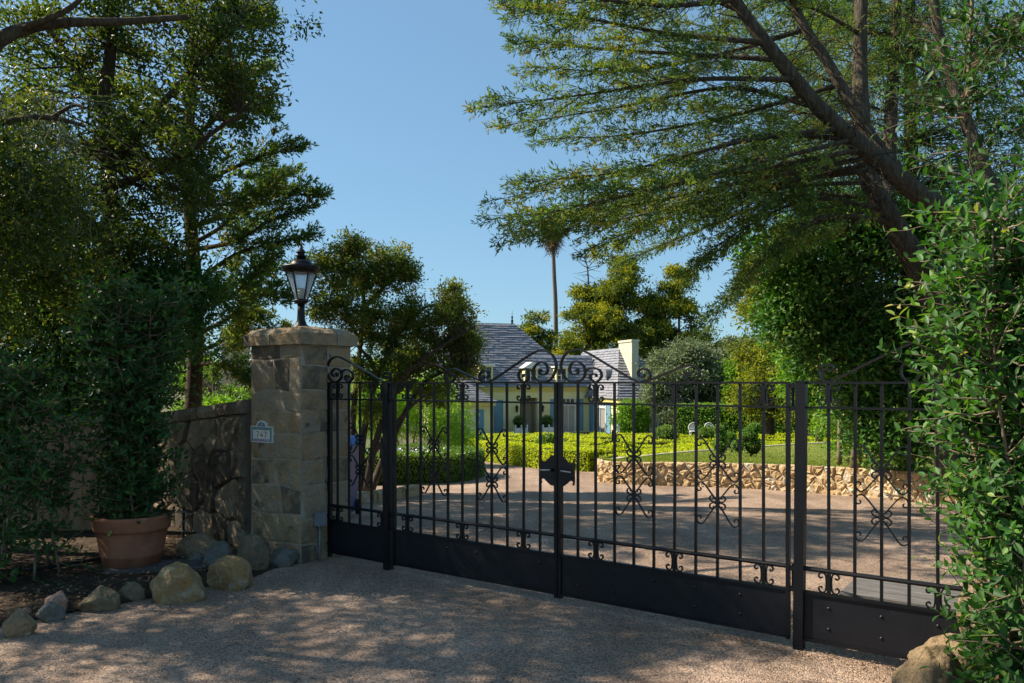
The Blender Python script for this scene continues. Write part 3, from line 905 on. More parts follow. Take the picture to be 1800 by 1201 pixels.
SC = 1.779
CR_BIG = [(1012, 652), (1016, 649), (1015, 657), (1006, 658), (1001, 650), (1006, 638), (1018, 637), (1028, 648), (1026, 664), (1011, 671.5), (995, 666), (986, 645), (993, 624), (1012, 614.5), (1032, 620), (1075, 645.5), (1112, 667), (1126, 671.5), (1140, 667), (1143, 657), (1134, 648.5), (1123, 652), (1123, 661), (1131, 663), (1133, 658)]
CR_MED = [(1029, 654), (1033, 650), (1043, 647), (1055, 652), (1057, 663), (1048, 671.5), (1039, 667), (1038, 660), (1046, 657.5), (1049, 662)]
CR_END = [(1128, 671.5), (1142, 668.5), (1175, 655), (1203, 644), (1218, 643.5), (1229, 652), (1228, 664), (1217, 671.5), (1207, 667), (1205, 658), (1211, 655), (1214, 660)]
rnd = random.Random(2)
def leaf_gate(sign, label):
    e = SC + sign * 1.754
    lo, hi = (SC + .004, e + .012) if sign > 0 else (e - .012, SC - .004)
    s0 = lo
    root = groot('gate_leaf', s0, label, 'gate leaf', 'iron gate leaves')
    bars = [SC + sign * (.174 + .158 * i) for i in range(10)]
    grille(root, s0, hi, bars, [bars[1], bars[5], bars[9]], [bars[3], bars[7]], rnd)
    # meeting stile and hinge stile
    a = sorted((SC + sign * .003, SC + sign * .030))
    glocal(root, s0, lambda m: lbox(m, a[0], a[1], -.022, .022 if sign < 0 else .018, .035, Z_TOP - .004), 'stile')
    b = sorted((e - .012, e + .012))
    glocal(root, s0, lambda m: lbox(m, b[0], b[1], -.016, .016, Z_PB - .02, Z_TOP - .004), 'stile')
    crest(root, s0, [CR_BIG, CR_MED, CR_END], None if sign > 0 else SC)
    # half of the ornamental lock plate
    prof = [(.02, 1.140), (.05, 1.136), (.08, 1.112), (.105, 1.088), (.125, 1.082), (.140, 1.095), (.150, 1.113), (.158, 1.108), (.160, .955), (.155, .918), (.142, .916), (.139, .930), (.146, .938), (.137, .951), (.118, .950), (.095, .930), (.06, .905), (.02, .902)]
    P = [(SC + sign * a, z) for a, z in prof]
    glocal(root, s0, lambda m: m.prism(P, lambda a, b, d: (a, d, b), .017, .024), 'lock_plate', M_ironp)
    h0, h1 = SC + sign * .045, SC + sign * .140
    o = glocal(root, s0, lambda m: m.tube([(h0, .045, 1.025), ((h0 + h1) / 2, .048, 1.021), (h1, .045, 1.018)], [.008, .0065, .006], 8), 'handle', M_grey)
    glocal(root, s0, lambda m: m.tube([(h0, .02, 1.025), (h0, .05, 1.025)], .014, 10), 'handle_boss', M_iron)
    # hinge eyes on the post side
    for z in (Z_LOW - .01, Z_PT + .01, Z_TOP - .02, Z_2 - .01):
        q = sorted((e + sign * .012, e + sign * .042))
        glocal(root, s0, lambda m: lbox(m, q[0], q[1], -.014, .014, z - .014, z + .014), 'hinge')
    for z0, z1 in ((Z_PT, Z_LOW), (Z_2, Z_TOP - .02)):
        glocal(root, s0, lambda m: m.tube([(e + sign * .03, 0, z0), (e + sign * .03, 0, z1 + .02)], .009, 8), 'hinge_pin')
    return root
leaf_gate(-1, 'left black wrought iron gate leaf, the one nearer the lantern pillar')
leaf_gate(1, 'right black wrought iron gate leaf, the one farther from the lantern pillar')

def gate_post(s, lean, label, q=.034):
    root = groot('gate_post', s, label, 'gate post', 'iron gate posts')
    def shaft(m):
        m.hexa([(s - q + lean, -q, -.06), (s + q + lean, -q, -.06), (s + q + lean, q, -.06), (s - q + lean, q, -.06),
                (s - q, -q, Z_TOP + .004), (s + q, -q, Z_TOP + .004), (s + q, q, Z_TOP + .004), (s - q, q, Z_TOP + .004)])
    glocal(root, s, shaft, 'shaft')
    glocal(root, s, lambda m: lbox(m, s - q - .003, s + q + .003, -q - .003, q + .003, Z_TOP + .005, Z_TOP + .015), 'cap_plate')
    return root
po = gate_post(-.066, .012, 'left iron gate post between the lantern pillar panel and the left leaf')
s_ = -.066
glocal(po, s_, lambda m: m.prism([(s_ - .034, 1.20), (s_ - .075, 1.195), (s_ - .082, 1.17), (s_ - .068, 1.15), (s_ - .088, 1.13), (s_ - .088, 1.02), (s_ - .068, 1.0), (s_ - .082, .98), (s_ - .075, .955), (s_ - .034, .95)], lambda a, b, d: (a, d, b), .0, .012), 'bracket_plate', M_ironp)
gate_post(3.618, -.018, 'right iron gate post beside the right fixed panel, leaning slightly', .031)

def side_panel(s0, s1, bars, frieze, loz, label, crests, mount):
    root = groot('iron_panel', s0, label, 'fence panel', 'fixed iron side panels')
    grille(root, s0, s1, bars, frieze, loz, rnd)
    crest(root, s0, crests)
    a = s0 if mount < 0 else s1
    for q in ((a - .012, a + .014), (a + .022, a + .044)) if mount < 0 else ((a - .03, a),):
        glocal(root, s0, lambda m: lbox(m, q[0], q[1], -.017, .017, .02, Z_TOP - .004), 'stile')
    return root
side_panel(-.862, -.110, [-.725, -.567, -.421, -.268], [-.725, -.128], [-.421], 'fixed iron fence panel between the lantern pillar and the left post',
           [[(590, 658), (593, 656), (592, 661), (586, 661), (583, 655), (590, 648), (599, 653), (600, 664), (591, 671.5), (580, 667), (575.5, 650), (580, 634), (591, 627.5), (604, 631), (640, 651), (668, 668), (677, 671.5), (685, 669), (687, 661), (681, 654.5), (674, 659), (676, 665), (681, 663)],
            [(600, 655), (604, 651.5), (611, 650), (619, 655), (620, 665), (614, 671.5), (608, 667), (608, 661), (613, 661), (614, 665)]], -1)
side_panel(3.632, 4.60, [3.785, 3.936, 4.09, 4.241, 4.394], [3.785, 4.394], [4.09], 'fixed iron fence panel at the right running into the ficus hedge',
           [[(1452, 657), (1447, 655), (1452, 649), (1462, 652), (1464, 644), (1454, 641), (1442, 645), (1440, 657), (1450, 669.5), (1466, 668), (1500, 651), (1560, 622), (1605, 603), (1650, 593), (1685, 600), (1700, 625), (1698, 650), (1680, 669), (1655, 672), (1640, 664), (1632, 648)],
            [(1632, 648), (1620, 636), (1602, 634), (1586, 644), (1585, 660), (1598, 671.5), (1613, 666), (1615, 654), (1606, 649), (1600, 656)]], 1)
# ================================================================ lantern, number plate, pot and other small foreground things
LC = PC - GD * .379 + AW * .312
def zy(y, sc=176.8): return EYE + (HOR - y) / sc
root = thing('lantern', (LC.x, LC.y, 2.25), 'black cast iron lantern standing on top of the stone pillar', 'lantern')
mb = MB(); mb.lathe([(.085, 2.20), (.085, 2.262), (.06, 2.275), (.05, 2.30), (.040, 2.32), (.036, 2.40), (.034, 2.48)], (LC.x, LC.y, 0), 20); mb.build('stem', M_iron, root, True)
mb = MB(); mb.lathe([(.034, 2.478), (.06, 2.49), (.072, 2.505), (.072, 2.522), (.06, 2.528)], (LC.x, LC.y, 0), 20); mb.build('cup', M_iron, root, True)
zt_, zb_ = 2.795, 2.528
for k in range(6):
    a0, a1 = R(60 * k + 12), R(60 * k + 72)
    def ptl(a, r, z): return Vector((LC.x + r * math.cos(a), LC.y + r * math.sin(a), z))
    q = [ptl(a0, .060, zb_), ptl(a1, .060, zb_), ptl(a1, .146, zt_), ptl(a0, .146, zt_)]
    cen = sum(q, Vector()) / 4; nn = (q[1] - q[0]).cross(q[3] - q[0]).normalized() * .0015
    mb = MB(); mb.hexa([p - nn for p in q] + [p + nn for p in q]); mb.build('pane', M_lampglass, root)
    mb = MB(); mb.tube([ptl(a0, .062, zb_ - .004), ptl(a0, .150, zt_ + .004)], .0075, 5); mb.build('rib', M_iron, root)
mb = MB(); mb.lathe([(.150, 2.79), (.165, 2.80), (.186, 2.846), (.184, 2.856), (.150, 2.862), (.112, 2.866), (.108, 2.885), (.085, 2.915), (.060, 2.922)], (LC.x, LC.y, 0), 24); mb.build('hood', M_iron, root, True)
mb = MB(); mb.lathe([(.046, 2.92), (.046, 2.955), (.054, 2.957), (.054, 2.966), (.036, 2.968), (.036, 2.99), (.054, 2.994), (.048, 3.0), (.022, 3.03), (.012, 3.05), (.009, 3.06), (.013, 3.067), (.006, 3.08), (.003, 3.12)], (LC.x, LC.y, 0), 18); mb.build('finial', M_iron, root, True)
mb = MB(); mb.lathe([(.036, 2.53), (.036, 2.635), (.03, 2.64)], (LC.x, LC.y, 0), 16); mb.build('lamp_sleeve', M_bulb, root, True)

# house number
PO = PC - GD * .758
def pf(a, b, d): return PO + GD * a + Vector((0, 0, b)) + GN * (d + .006)
pa, pb = .025, 1.118
root = thing('house_number_plaque', tuple(pf(.19, pb, 0)), 'glazed ceramic house number plaque on the left face of the pillar', 'plaque')
w_, h_ = .335, .158
out = [(pa, pb), (pa + w_, pb), (pa + w_, pb + h_)] + [(pa + w_ / 2 + .078 * math.cos(R(t)), pb + h_ + .056 * math.sin(R(t))) for t in range(0, 181, 15)] + [(pa, pb + h_)]
mb = MB(); mb.prism(out, pf, -.02, .014); mb.build('tile', M_tileb, root)
def strip(name, m, polys, d=.0150):
    mb = MB()
    for p in polys: mb.prism(p, pf, .0138, d)
    mb.build(name, m, root)
def rect(a0, b0, a1, b1): return [(pa + a0, pb + b0), (pa + a1, pb + b0), (pa + a1, pb + b1), (pa + a0, pb + b1)]
strip('glazed_border', M_teal, [rect(.008, .006, .036, .150), rect(w_ - .036, .006, w_ - .008, .150), rect(.037, .122, w_ - .037, .150)])
strip('flower_band', M_purple, [rect(.038, .008, w_ - .038, .036)])
arch = [(pa + w_ / 2 + .064 * math.cos(R(t)), pb + h_ - .004 + .046 * math.sin(R(t))) for t in range(0, 181, 15)]
strip('arch_ornament', M_teal, [arch])
strip('arch_ornament', M_purple, [[(pa + w_ / 2 + .020 * math.cos(R(t)), pb + h_ + .016 + .020 * math.sin(R(t))) for t in range(0, 360, 30)]], .0158)
def stroke(x0, y0, x1, y1, w=.0075):
    dx, dy = x1 - x0, y1 - y0; L_ = math.hypot(dx, dy); ox, oy = -dy / L_ * w / 2, dx / L_ * w / 2
    return [(x0 + ox, y0 + oy), (x0 - ox, y0 - oy), (x1 - ox, y1 - oy), (x1 + ox, y1 + oy)]
for dig, x0 in ((7, .092), (4, .152), (7, .212)):
    x, y = pa + x0, pb + .046
    S = [stroke(x, y + .058, x + .034, y + .058), stroke(x + .032, y + .056, x + .011, y)] if dig == 7 else [stroke(x + .022, y + .062, x, y + .022), stroke(x - .002, y + .022, x + .036, y + .022), stroke(x + .026, y + .040, x + .026, y)]
    strip('numeral', M_ink, S, .0158)
for x0 in (.07, .135, .195, .258):
    strip('tile_joint', M_grey, [rect(x0, .040, x0 + .002, .118)], .0145)

# conduit box on the right face of the pillar
bx = PC + AW * .19 + GD * .02
root = thing('conduit_box', (bx.x, bx.y, 0), 'small grey electrical box with conduit on the pillar beside the iron panel', 'electrical box')
Mx = Matrix((AW, GD, (0, 0, 1))).transposed()
mb = MB(); mb.box((bx.x + GD.x * .03, bx.y + GD.y * .03, .40), (.09, .075, .115), Mx); mb.build('box', M_grey, root)
mb = MB(); mb.box((bx.x + GD.x * .03, bx.y + GD.y * .03, .463), (.10, .085, .012), Mx); mb.build('lid', M_grey, root)
mb = MB(); mb.tube([(bx.x + GD.x * .02, bx.y + GD.y * .02, -.03), (bx.x + GD.x * .02, bx.y + GD.y * .02, .345)], .0105, 8); mb.build('conduit', M_grey, root, True)

# terracotta pot
POT = Vector((-3.49, 7.32, -.005))
root = thing('terracotta_pot', tuple(POT), 'large terracotta pot holding the dark columnar ficus', 'pot')
mb = MB(); mb.lathe([(.215, 0.0000), (.235, 0.0113), (.262, 0.1356), (.270, 0.1446), (.268, 0.1582), (.302, 0.3503), (.305, 0.3672)], POT, 40); mb.build('body', M_terra, root, True)
mb = MB(); mb.lathe([(.303, 0.3593), (.322, 0.3672), (.330, 0.3898), (.338, 0.4577), (.345, 0.4802), (.343, 0.4995), (.325, 0.5062), (.312, 0.4972), (.305, 0.4520), (.300, 0.4294)], POT, 40); mb.build('rim', M_terra, root, True)
mb = MB(); mb.lathe([(.01, 0.4204), (.298, 0.4249), (.30, 0.4407)], POT, 24); mb.build('soil', M_soil, root)
# slate paver under the pot, drip hoses
mb = MB(); mb.box((-3.20, 7.22, .030), (.85, .42, .035), Matrix.Rotation(.25, 3, 'Z')); props(mb.build('slate_paver', M_slab), 'dark slate paver the terracotta pot stands on', 'paver')
mb = MB(); mb.tube(catmull([(-5.6, 6.6, .07), (-4.7, 6.75, .06), (-4.2, 6.95, .07), (-3.9, 7.35, .06), (-3.5, 7.8, .055)], 6), .016, 7); props(mb.build('irrigation_hose', M_hose, None, True), 'black irrigation hose lying on the soil left of the pot', 'hose')
g_ = gp(297, 975)
root = thing('faucet_riser', (g_.x, g_.y + .35, .05), 'short dark garden riser pipe standing behind the pot', 'pipe')
mb = MB(); mb.tube([(g_.x, g_.y + .35, -.02), (g_.x, g_.y + .35, .42)], .014, 8); mb.build('riser', M_hose, root)
for z in (.16, .26, .36):
    mb = MB(); mb.lathe([(.024, z), (.024, z + .018)], (g_.x, g_.y + .35, 0), 10); mb.build('collar', M_grey, root)

# board fence behind
fa, fb = Vector((-8.4, 8.5, 0)), Vector((-4.3, 9.05, 0))
root = thing('board_fence', tuple((fa + fb) / 2), 'tan vertical board fence behind the ficus hedge and the pot', 'fence')
d = (fb - fa).normalized(); nn = Vector((d.y, -d.x, 0)); L_ = (fb - fa).length; rg = random.Random(6)
x = 0
while x < L_:
    w = .138; c = fa + d * (x + w / 2)
    mb = MB(); top = 1.33 + rg.uniform(-.012, .012)
    mb.box((c.x, c.y, top / 2), (w - .006, .018 + rg.uniform(0, .004), top), Matrix((d, nn, (0, 0, 1))).transposed()); mb.build('board', M_fence, root)
    x += w
for z in (.35, 1.1):
    c = (fa + fb) / 2 - nn * .03
    mb = MB(); mb.box((c.x, c.y, z), (L_, .036, .085), Matrix((d, nn, (0, 0, 1))).transposed()); mb.build('rail', M_fence, root)

# blue wheeled bin behind the iron panel
bc = at(590, 800, 10.2); bc.z = zg(10.2)
root = thing('wheeled_bin', tuple(bc), 'blue wheeled refuse bin behind the pillar seen through the iron panel', 'bin')
mb = MB()
def sq(w, d, z, oy=0): return [Vector((bc.x + a * w, bc.y + oy + b * d, bc.z + z)) for a, b in ((-1, -1), (1, -1), (1, 1), (-1, 1))]
mb.hexa(sq(.21, .24, .06) + sq(.27, .33, .93)); mb.build('body', M_bin, root)
mb = MB(); mb.hexa(sq(.285, .345, .90) + sq(.285, .345, .945)); mb.build('rim', M_bin, root)
mb = MB(); mb.hexa(sq(.29, .36, .955) + sq(.24, .28, 1.03, .03)); mb.build('lid', M_binlid, root)
mb = MB(); mb.box((bc.x + .02, bc.y - .30, bc.z + 1.07), (.34, .012, .09), Matrix.Rotation(.5, 3, 'X')); mb.build('lid_flap', M_binlid, root)
mb = MB(); mb.tube([(bc.x - .2, bc.y + .39, bc.z + .90), (bc.x + .2, bc.y + .39, bc.z + .90)], .016, 8); mb.build('handle', M_bin, root)
for k in (-1, 1):
    mb = MB(); mb.tube([(bc.x + k * .22, bc.y + .24, bc.z + .1), (bc.x + k * .27, bc.y + .24, bc.z + .1)], .1, 16); mb.build('wheel', M_hose, root)
mb = MB(); mb.box((bc.x + .165, bc.y - .319, bc.z + .70), (.012, .006, .13)); mb.box((bc.x + .145, bc.y - .317, bc.z + .64), (.045, .006, .014)); mb.build('white_mark', M_white, root)

# plank box behind the right panel
wc = Vector((2.95, 5.62, 0))
root = thing('plank_box', tuple(wc), 'low weathered grey plank box behind the right iron panel', 'box', None, GROT)
Mg = Matrix.Rotation(GROT, 3, 'Z')
for k in range(4):
    mb = MB(); c = wc + Mg @ Vector((0, -.27 + .18 * k, 0)); mb.box((c.x, c.y, .20), (1.05, .172, .03), Mg); mb.build('plank', M_greywood, root)
for q, sz_ in (((0, -.35, .092), (1.02, .03, .183)), ((0, .35, .092), (1.02, .03, .183)), ((-.5, 0, .092), (.03, .66, .183)), ((.5, 0, .092), (.03, .66, .183))):
    mb = MB(); c = wc + Mg @ Vector((q[0], q[1], 0)); mb.box((c.x, c.y, q[2]), sz_, Mg); mb.build('side_board', M_greywood, root)

# stakes inside the right ficus hedge
for px, pt, pb_, Y, lab in ((1758, 955, 1215, 3.75, 'brown wooden plant stake standing in the right ficus hedge'), (1797, 520, 900, 3.9, 'grey post at the right picture edge behind ficus leaves')):
    a, b = at(px, pt, Y), at(px, pb_, Y); b.z = -.1
    mb = MB(); mb.box((a.x, a.y, (a.z + b.z) / 2), (.036, .036, a.z - b.z)); props(mb.build('stake', M_stake if px < 1790 else M_greywood), lab, 'stake')

# ================================================================ the house
PH = R(18); HU = Vector((math.cos(PH), math.sin(PH), 0)); HV = Vector((math.sin(PH), -math.cos(PH), 0)); HO = Vector((5.5, 57, -1.8))
def H(u, v, z): return HO + HU * u + HV * v + Vector((0, 0, z))
HM = Matrix((HU, HV, (0, 0, 1))).transposed()
house = thing('house', tuple(H(-4, -4, 0)), 'cream French style house with grey slate roofs and blue shutters', 'house')
def hb(mb, u0, u1, v0, v1, z0, z1):
    P = [H(u0, v0, z0), H(u1, v0, z0), H(u1, v1, z0), H(u0, v1, z0), H(u0, v0, z1), H(u1, v0, z1), H(u1, v1, z1), H(u0, v1, z1)]
    mb.hexa(P)
def part(name, mat, *boxes, parent=None):
    mb = MB()
    for b in boxes: hb(mb, *b)
    return mb.build(name, mat, parent or house)
# walls with openings: main front (v=0), door recess u -5.2..-3.9, french door -2.2..-1.2
WH = 3.0
part('wall', M_ywall, (-11.6, -5.2, -.3, 0, -.3, WH + .25), (-5.2, -3.9, -.3, 0, 2.45, WH + .25), (-3.9, -2.15, -.3, 0, -.3, WH + .25), (-2.15, -1.05, -.3, 0, 2.45, WH + .25), (-1.05, .15, -.3, 0, -.3, WH + .25))
part('wall', M_ywall, (-11.6, .1, -9.3, -9.0, -.3, WH + .2), (-11.6, -11.3, -9, -.3, -.3, WH + .2))
part('porch_reveal', M_tan, (-3.95, -3.9, -1.1, -.3, -.3, 2.5), (-5.2, -5.15, -1.1, -.3, -.3, 2.5), (-5.2, -3.9, -1.2, -1.1, -.3, 2.5), (-5.2, -3.9, -1.1, -.3, 2.5, 2.6))
dr = part('door', M_door, (-5.12, -4.75, -1.1, -1.05, -.1, 2.3))
part('door_panel', M_tan, (-4.72, -3.98, -1.1, -1.06, -.1, 2.3))
part('cornice', M_ytrim, (-11.6, .1, .002, .16, WH + .02, WH + .24))
part('cornice', M_ytrim, (-11.6, .1, .002, .08, WH - .12, WH + .018))
def window(u0, u1, z0, z1, v, nm, nu, nz, mat=M_glass, axis='u'):
    """frame, panes and glazing bars on a wall facing +v (axis u) or -u (axis v)"""
    def bx(a0, a1, d0, d1, c0, c1): return (a0, a1, d0, d1, c0, c1) if axis == 'u' else (-d1, -d0, a0, a1, c0, c1)
    def wb(a0, a1, d0, d1, c0, c1):
        return bx(a0, a1, v + d0, v + d1, c0, c1)
    fw = .07
    w = part(nm, M_wtrim, wb(u0, u0 + fw, -.1, .03, z0, z1), wb(u1 - fw, u1, -.1, .03, z0, z1), wb(u0 + fw, u1 - fw, -.1, .03, z1 - fw, z1), wb(u0 + fw, u1 - fw, -.1, .03, z0, z0 + fw))
    for i in range(nu):
        for j in range(nz):
            a0 = u0 + fw + (u1 - u0 - 2 * fw) * i / nu; a1 = u0 + fw + (u1 - u0 - 2 * fw) * (i + 1) / nu
            c0 = z0 + fw + (z1 - z0 - 2 * fw) * j / nz; c1 = z0 + fw + (z1 - z0 - 2 * fw) * (j + 1) / nz
            part('pane', mat, wb(a0 + .012, a1 - .012, -.07, -.05, c0 + .012, c1 - .012), parent=w)
    bars = []
    for i in range(1, nu):
        a = u0 + fw + (u1 - u0 - 2 * fw) * i / nu; bars.append(wb(a - .02, a + .02, -.085, .015, z0 + fw, z1 - fw))
    for j in range(1, nz):
        c = z0 + fw + (z1 - z0 - 2 * fw) * j / nz; bars.append(wb(u0 + fw, u1 - fw, -.08, .01, c - .018, c + .018))
    for b_ in bars: part('glazing_bar', M_wtrim, b_, parent=w)
    return w
def shutter(u0, u1, z0, z1, v, axis='u'):
    def bx(a0, a1, d0, d1, c0, c1): return (a0, a1, v + d0, v + d1, c0, c1) if axis == 'u' else (-(v + d1), -(v + d0), a0, a1, c0, c1)
    s = part('shutter', M_shut, bx(u0, u1, .004, .03, z0, z1), bx(u0, u0 + .07, .031, .05, z0, z1), bx(u1 - .07, u1, .031, .05, z0, z1), bx(u0 + .071, u1 - .071, .031, .049, z1 - .12, z1), bx(u0 + .071, u1 - .071, .031, .049, z0, z0 + .14), bx(u0 + .071, u1 - .071, .031, .049, z0 + .9, z0 + .98))
    return s
window(-2.15, -1.05, -.05, 1.95, 0, 'window', 2, 1, M_curtain); window(-2.15, -1.05, 1.98, 2.44, 0, 'window', 3, 1)
shutter(-7.1, -6.44, .1, 2.32, 0); shutter(-2.95, -2.25, .1, 2.35, 0); shutter(-.98, -.45, .1, 2.35, 0)
# left wing, lower and nearer
part('wall', M_ywall, (-11.5, -8.0, 2.0, 2.2, -.5, 2.15), (-8.2, -8.0, .002, 2.0, -.5, 2.15))
part('cornice', M_ytrim, (-11.7, -7.7, 2.202, 2.5, 2.0, 2.28))
shutter(-9.0, -8.45, -.25, 1.75, 2.2); window(-9.8, -9.02, -.1, 1.7, 2.2, 'window', 2, 3)
# right wing: left wall faces -u
part('wall', M_ywall, (.002, .2, -6, .9, -.3, 2.5), (.002, .2, .9, 2.9, 2.25, 2.5), (.002, .2, 2.9, 5.0, -.3, 2.5), (.2, 1.5, 4.8, 4.999, -.3, 2.5), (3.3, 3.6, 4.8, 4.999, -.3, 2.5), (1.5, 3.3, 4.8, 4.999, 2.1, 2.5), (3.4, 3.6, -6, 4.8, -.3, 2.5))
part('wall', M_ywall, (.2, 3.4, -6, -5.8, -.3, 2.5))
part('dark_interior', M_glass, (.25, 3.35, 3.6, 3.65, -.3, 2.4))
part('floor', M_tan, (.2, 3.4, -5.8, 4.8, -.34, -.28))
window(.9, 2.9, -.05, 1.82, -.002, 'window', 2, 1, M_curtain, 'v'); window(.9, 2.9, 1.84, 2.22, -.002, 'window', 4, 1, M_glass, 'v')
shutter(.15, .85, .05, 2.2, -.002, 'v'); shutter(2.95, 3.7, .05, 2.2, -.002, 'v')
window(1.5, 2.3, -.05, 2.08, 5.0, 'window', 2, 3); window(2.36, 3.28, -.05, 2.08, 5.0, 'window', 2, 1, M_shut)
part('porch_column', M_wtrim, (2.30, 2.45, 5.3, 5.45, -.3, 2.12)); part('porch_column', M_wtrim, (3.45, 3.6, 5.3, 5.45, -.3, 2.12))
part('cornice', M_ytrim, (-.25, 3.9, 5.0, 5.55, 2.13, 2.42), (-.25, -.001, -3, 4.99, 2.2, 2.44))
part('awning', M_tan, (.9, 3.8, 5.56, 5.75, 2.2, 2.36))
# slate roofs in stepped courses
SR = random.Random(55)
def slates(quads, parent=None, name='slate_courses', ch=.26):
    root_ = parent or house
    V, F = [], []
    for el, er, tr, tl in quads:
        hgt = max((tl - el).length, (tr - er).length); n = max(2, int(hgt / ch))
        nn = (er - el).cross(tl - el); 
        if nn.length < 1e-6: nn = (er - el).cross(tr - el)
        nn.normalize()
        if nn.z < 0: nn = -nn
        for i in range(n):
            t0, t1 = i / n, (i + 1) / n
            a, b, c, d = el.lerp(tl, t0), er.lerp(tr, t0), er.lerp(tr, t1), el.lerp(tl, t1)
            np_ = max(1, int((b - a).length / .42)); cu = [0.0] + sorted((q + SR.uniform(-.3, .3)) / np_ for q in range(1, np_)) + [1.0]
            for q in range(np_):
                k = len(V); u0, u1 = cu[q], cu[q + 1]; lf_ = .05 + SR.uniform(-.014, .022); dn = (d - a).normalized() * SR.uniform(-.03, .02)
                A_, B_, C_, D_ = a.lerp(b, u0), a.lerp(b, u1), d.lerp(c, u1), d.lerp(c, u0)
                V += [A_ + nn * lf_ + dn, B_ + nn * lf_ + dn, C_ + nn * .004, D_ + nn * .004, A_ + dn, B_ + dn]
                F += [(k, k + 1, k + 2, k + 3), (k + 4, k + 5, k + 1, k)]
    mb = MB(); mb.add(V, F)
    return mb.build(name, M_slate, root_, fixn=False)
ZR = 7.8; vr = -3.0
slates([(H(-12.4, .35, 3.22), H(-.2, .35, 3.22), H(-4.6, vr, ZR), H(-8.9, vr, ZR))], name='front_roof')
slates([(H(-.2, .35, 3.22), H(-.2, -9.3, 3.22), H(-4.6, vr - 2, ZR), H(-4.6, vr, ZR))], name='hip_roof')
slates([(H(-.2, -9.3, 3.22), H(-12.4, -9.3, 3.22), H(-8.9, vr - 2, ZR), H(-4.6, vr - 2, ZR))], name='rear_roof')
slates([(H(-12.4, -9.3, 3.22), H(-12.4, .35, 3.22), H(-8.9, vr, ZR), H(-8.9, vr - 2, ZR))], name='hip_roof')
mb = MB(); mb.hexa([H(-8.9, vr - 2, ZR - .02), H(-4.6, vr - 2, ZR - .02), H(-4.6, vr, ZR - .02), H(-8.9, vr, ZR - .02), H(-8.9, vr - 2, ZR + .03), H(-4.6, vr - 2, ZR + .03), H(-4.6, vr, ZR + .03), H(-8.9, vr, ZR + .03)]); mb.build('ridge_cap', M_slate, house)
slates([(H(-4, .38, 3.22), H(.35, .38, 3.22), H(.75, -1.22, 5.5), H(-4, -1.22, 5.5))], name='link_roof')
slates([(H(.35, -6, 3.3), H(-4, -6, 3.3), H(-4, -1.3, 5.5), H(.75, -1.3, 5.5))], name='link_roof')
# wing roof: steep towards -u
ze, zr_ = 2.44, 5.9
slates([(H(-.35, -6.3, ze), H(-.35, 5.5, ze), H(1.3, 2.3, zr_), H(1.3, -4, zr_))], name='wing_roof')
slates([(H(-.35, 5.5, ze), H(3.95, 5.5, ze), H(2.3, 2.3, zr_), H(1.3, 2.3, zr_))], name='wing_front_roof')
slates([(H(3.95, 5.5, ze), H(3.95, -6.3, ze), H(2.3, -4, zr_), H(2.3, 2.3, zr_))], name='wing_roof')
slates([(H(3.95, -6.3, ze), H(-.35, -6.3, ze), H(1.3, -4, zr_), H(2.3, -4, zr_))], name='wing_roof')
mb = MB(); mb.hexa([H(1.3, -4, zr_ - .03), H(2.3, -4, zr_ - .03), H(2.3, 2.3, zr_ - .03), H(1.3, 2.3, zr_ - .03), H(1.3, -4, zr_ + .02), H(2.3, -4, zr_ + .02), H(2.3, 2.3, zr_ + .02), H(1.3, 2.3, zr_ + .02)]); mb.build('ridge_cap', M_slate, house)
slates([(H(-11.8, 2.6, 2.25), H(-7.6, 2.6, 2.25), H(-9.2, .3, 3.6), H(-11.8, .3, 3.6))], name='left_wing_roof')
slates([(H(-7.6, 2.6, 2.25), H(-7.6, .05, 2.25), H(-9.2, .05, 3.6), H(-9.2, .3, 3.6))], name='left_wing_roof')
ch = part('chimney', M_chim, (1.25, 1.75, 2.3, 4.3, 3.0, 6.25))
part('chimney_cap', M_chim, (1.2, 1.8, 2.25, 4.35, 6.252, 6.4), parent=ch)
# finial
mb = MB(); c = H(-4.7, vr - .3, ZR); mb.lathe([(.12, 0), (.06, .15), (.10, .25), (.03, .4), (.08, .5), (.02, .65), (.012, 1.0)], c, 8); mb.build('finial', M_iron, house, True)
# dormers
def dormer(u, z0, w, hgt, ped):
    v0 = .35 - (z0 - 3.22) / (ZR - 3.22) * (.35 - vr)
    d = part('dormer', M_ywall, (u - w / 2, u - w / 2 + .09, v0 - 1.4, v0, z0, z0 + hgt), (u + w / 2 - .09, u + w / 2, v0 - 1.4, v0, z0, z0 + hgt), (u - w / 2 + .09, u + w / 2 - .09, v0 - .06, v0, z0 + hgt - .1, z0 + hgt), (u - w / 2 + .09, u + w / 2 - .09, v0 - .06, v0, z0, z0 + .12))
    part('pane', M_glass, (u - w / 2 + .09, u + w / 2 - .09, v0 - .2, v0 - .18, z0 + .1, z0 + hgt - .1), parent=d)
    part('sash', M_wtrim, (u - .03, u + .03, v0 - .17, v0 - .1, z0 + .1, z0 + hgt - .1), (u - w / 2 + .09, u + w / 2 - .09, v0 - .16, v0 - .11, z0 + hgt * .5, z0 + hgt * .5 + .05), parent=d)
    zt_ = z0 + hgt
    if ped:
        mb = MB(); o_ = .18
        P = [H(u - w / 2 - o_, v0 + .2, zt_), H(u + w / 2 + o_, v0 + .2, zt_), H(u, v0 + .2, zt_ + .42), H(u - w / 2 - o_, v0 - 2, zt_), H(u + w / 2 + o_, v0 - 2, zt_), H(u, v0 - 2, zt_ + .42)]
        mb.add(P, [(0, 1, 2), (3, 5, 4), (0, 2, 5, 3), (1, 4, 5, 2), (0, 3, 4, 1)]); mb.build('dormer_roof', M_wtrim, house)
    else:
        part('dormer_roof', M_wtrim, (u - w / 2 - .12, u + w / 2 + .12, v0 - 1.6, v0 + .14, zt_ + .002, zt_ + .1))
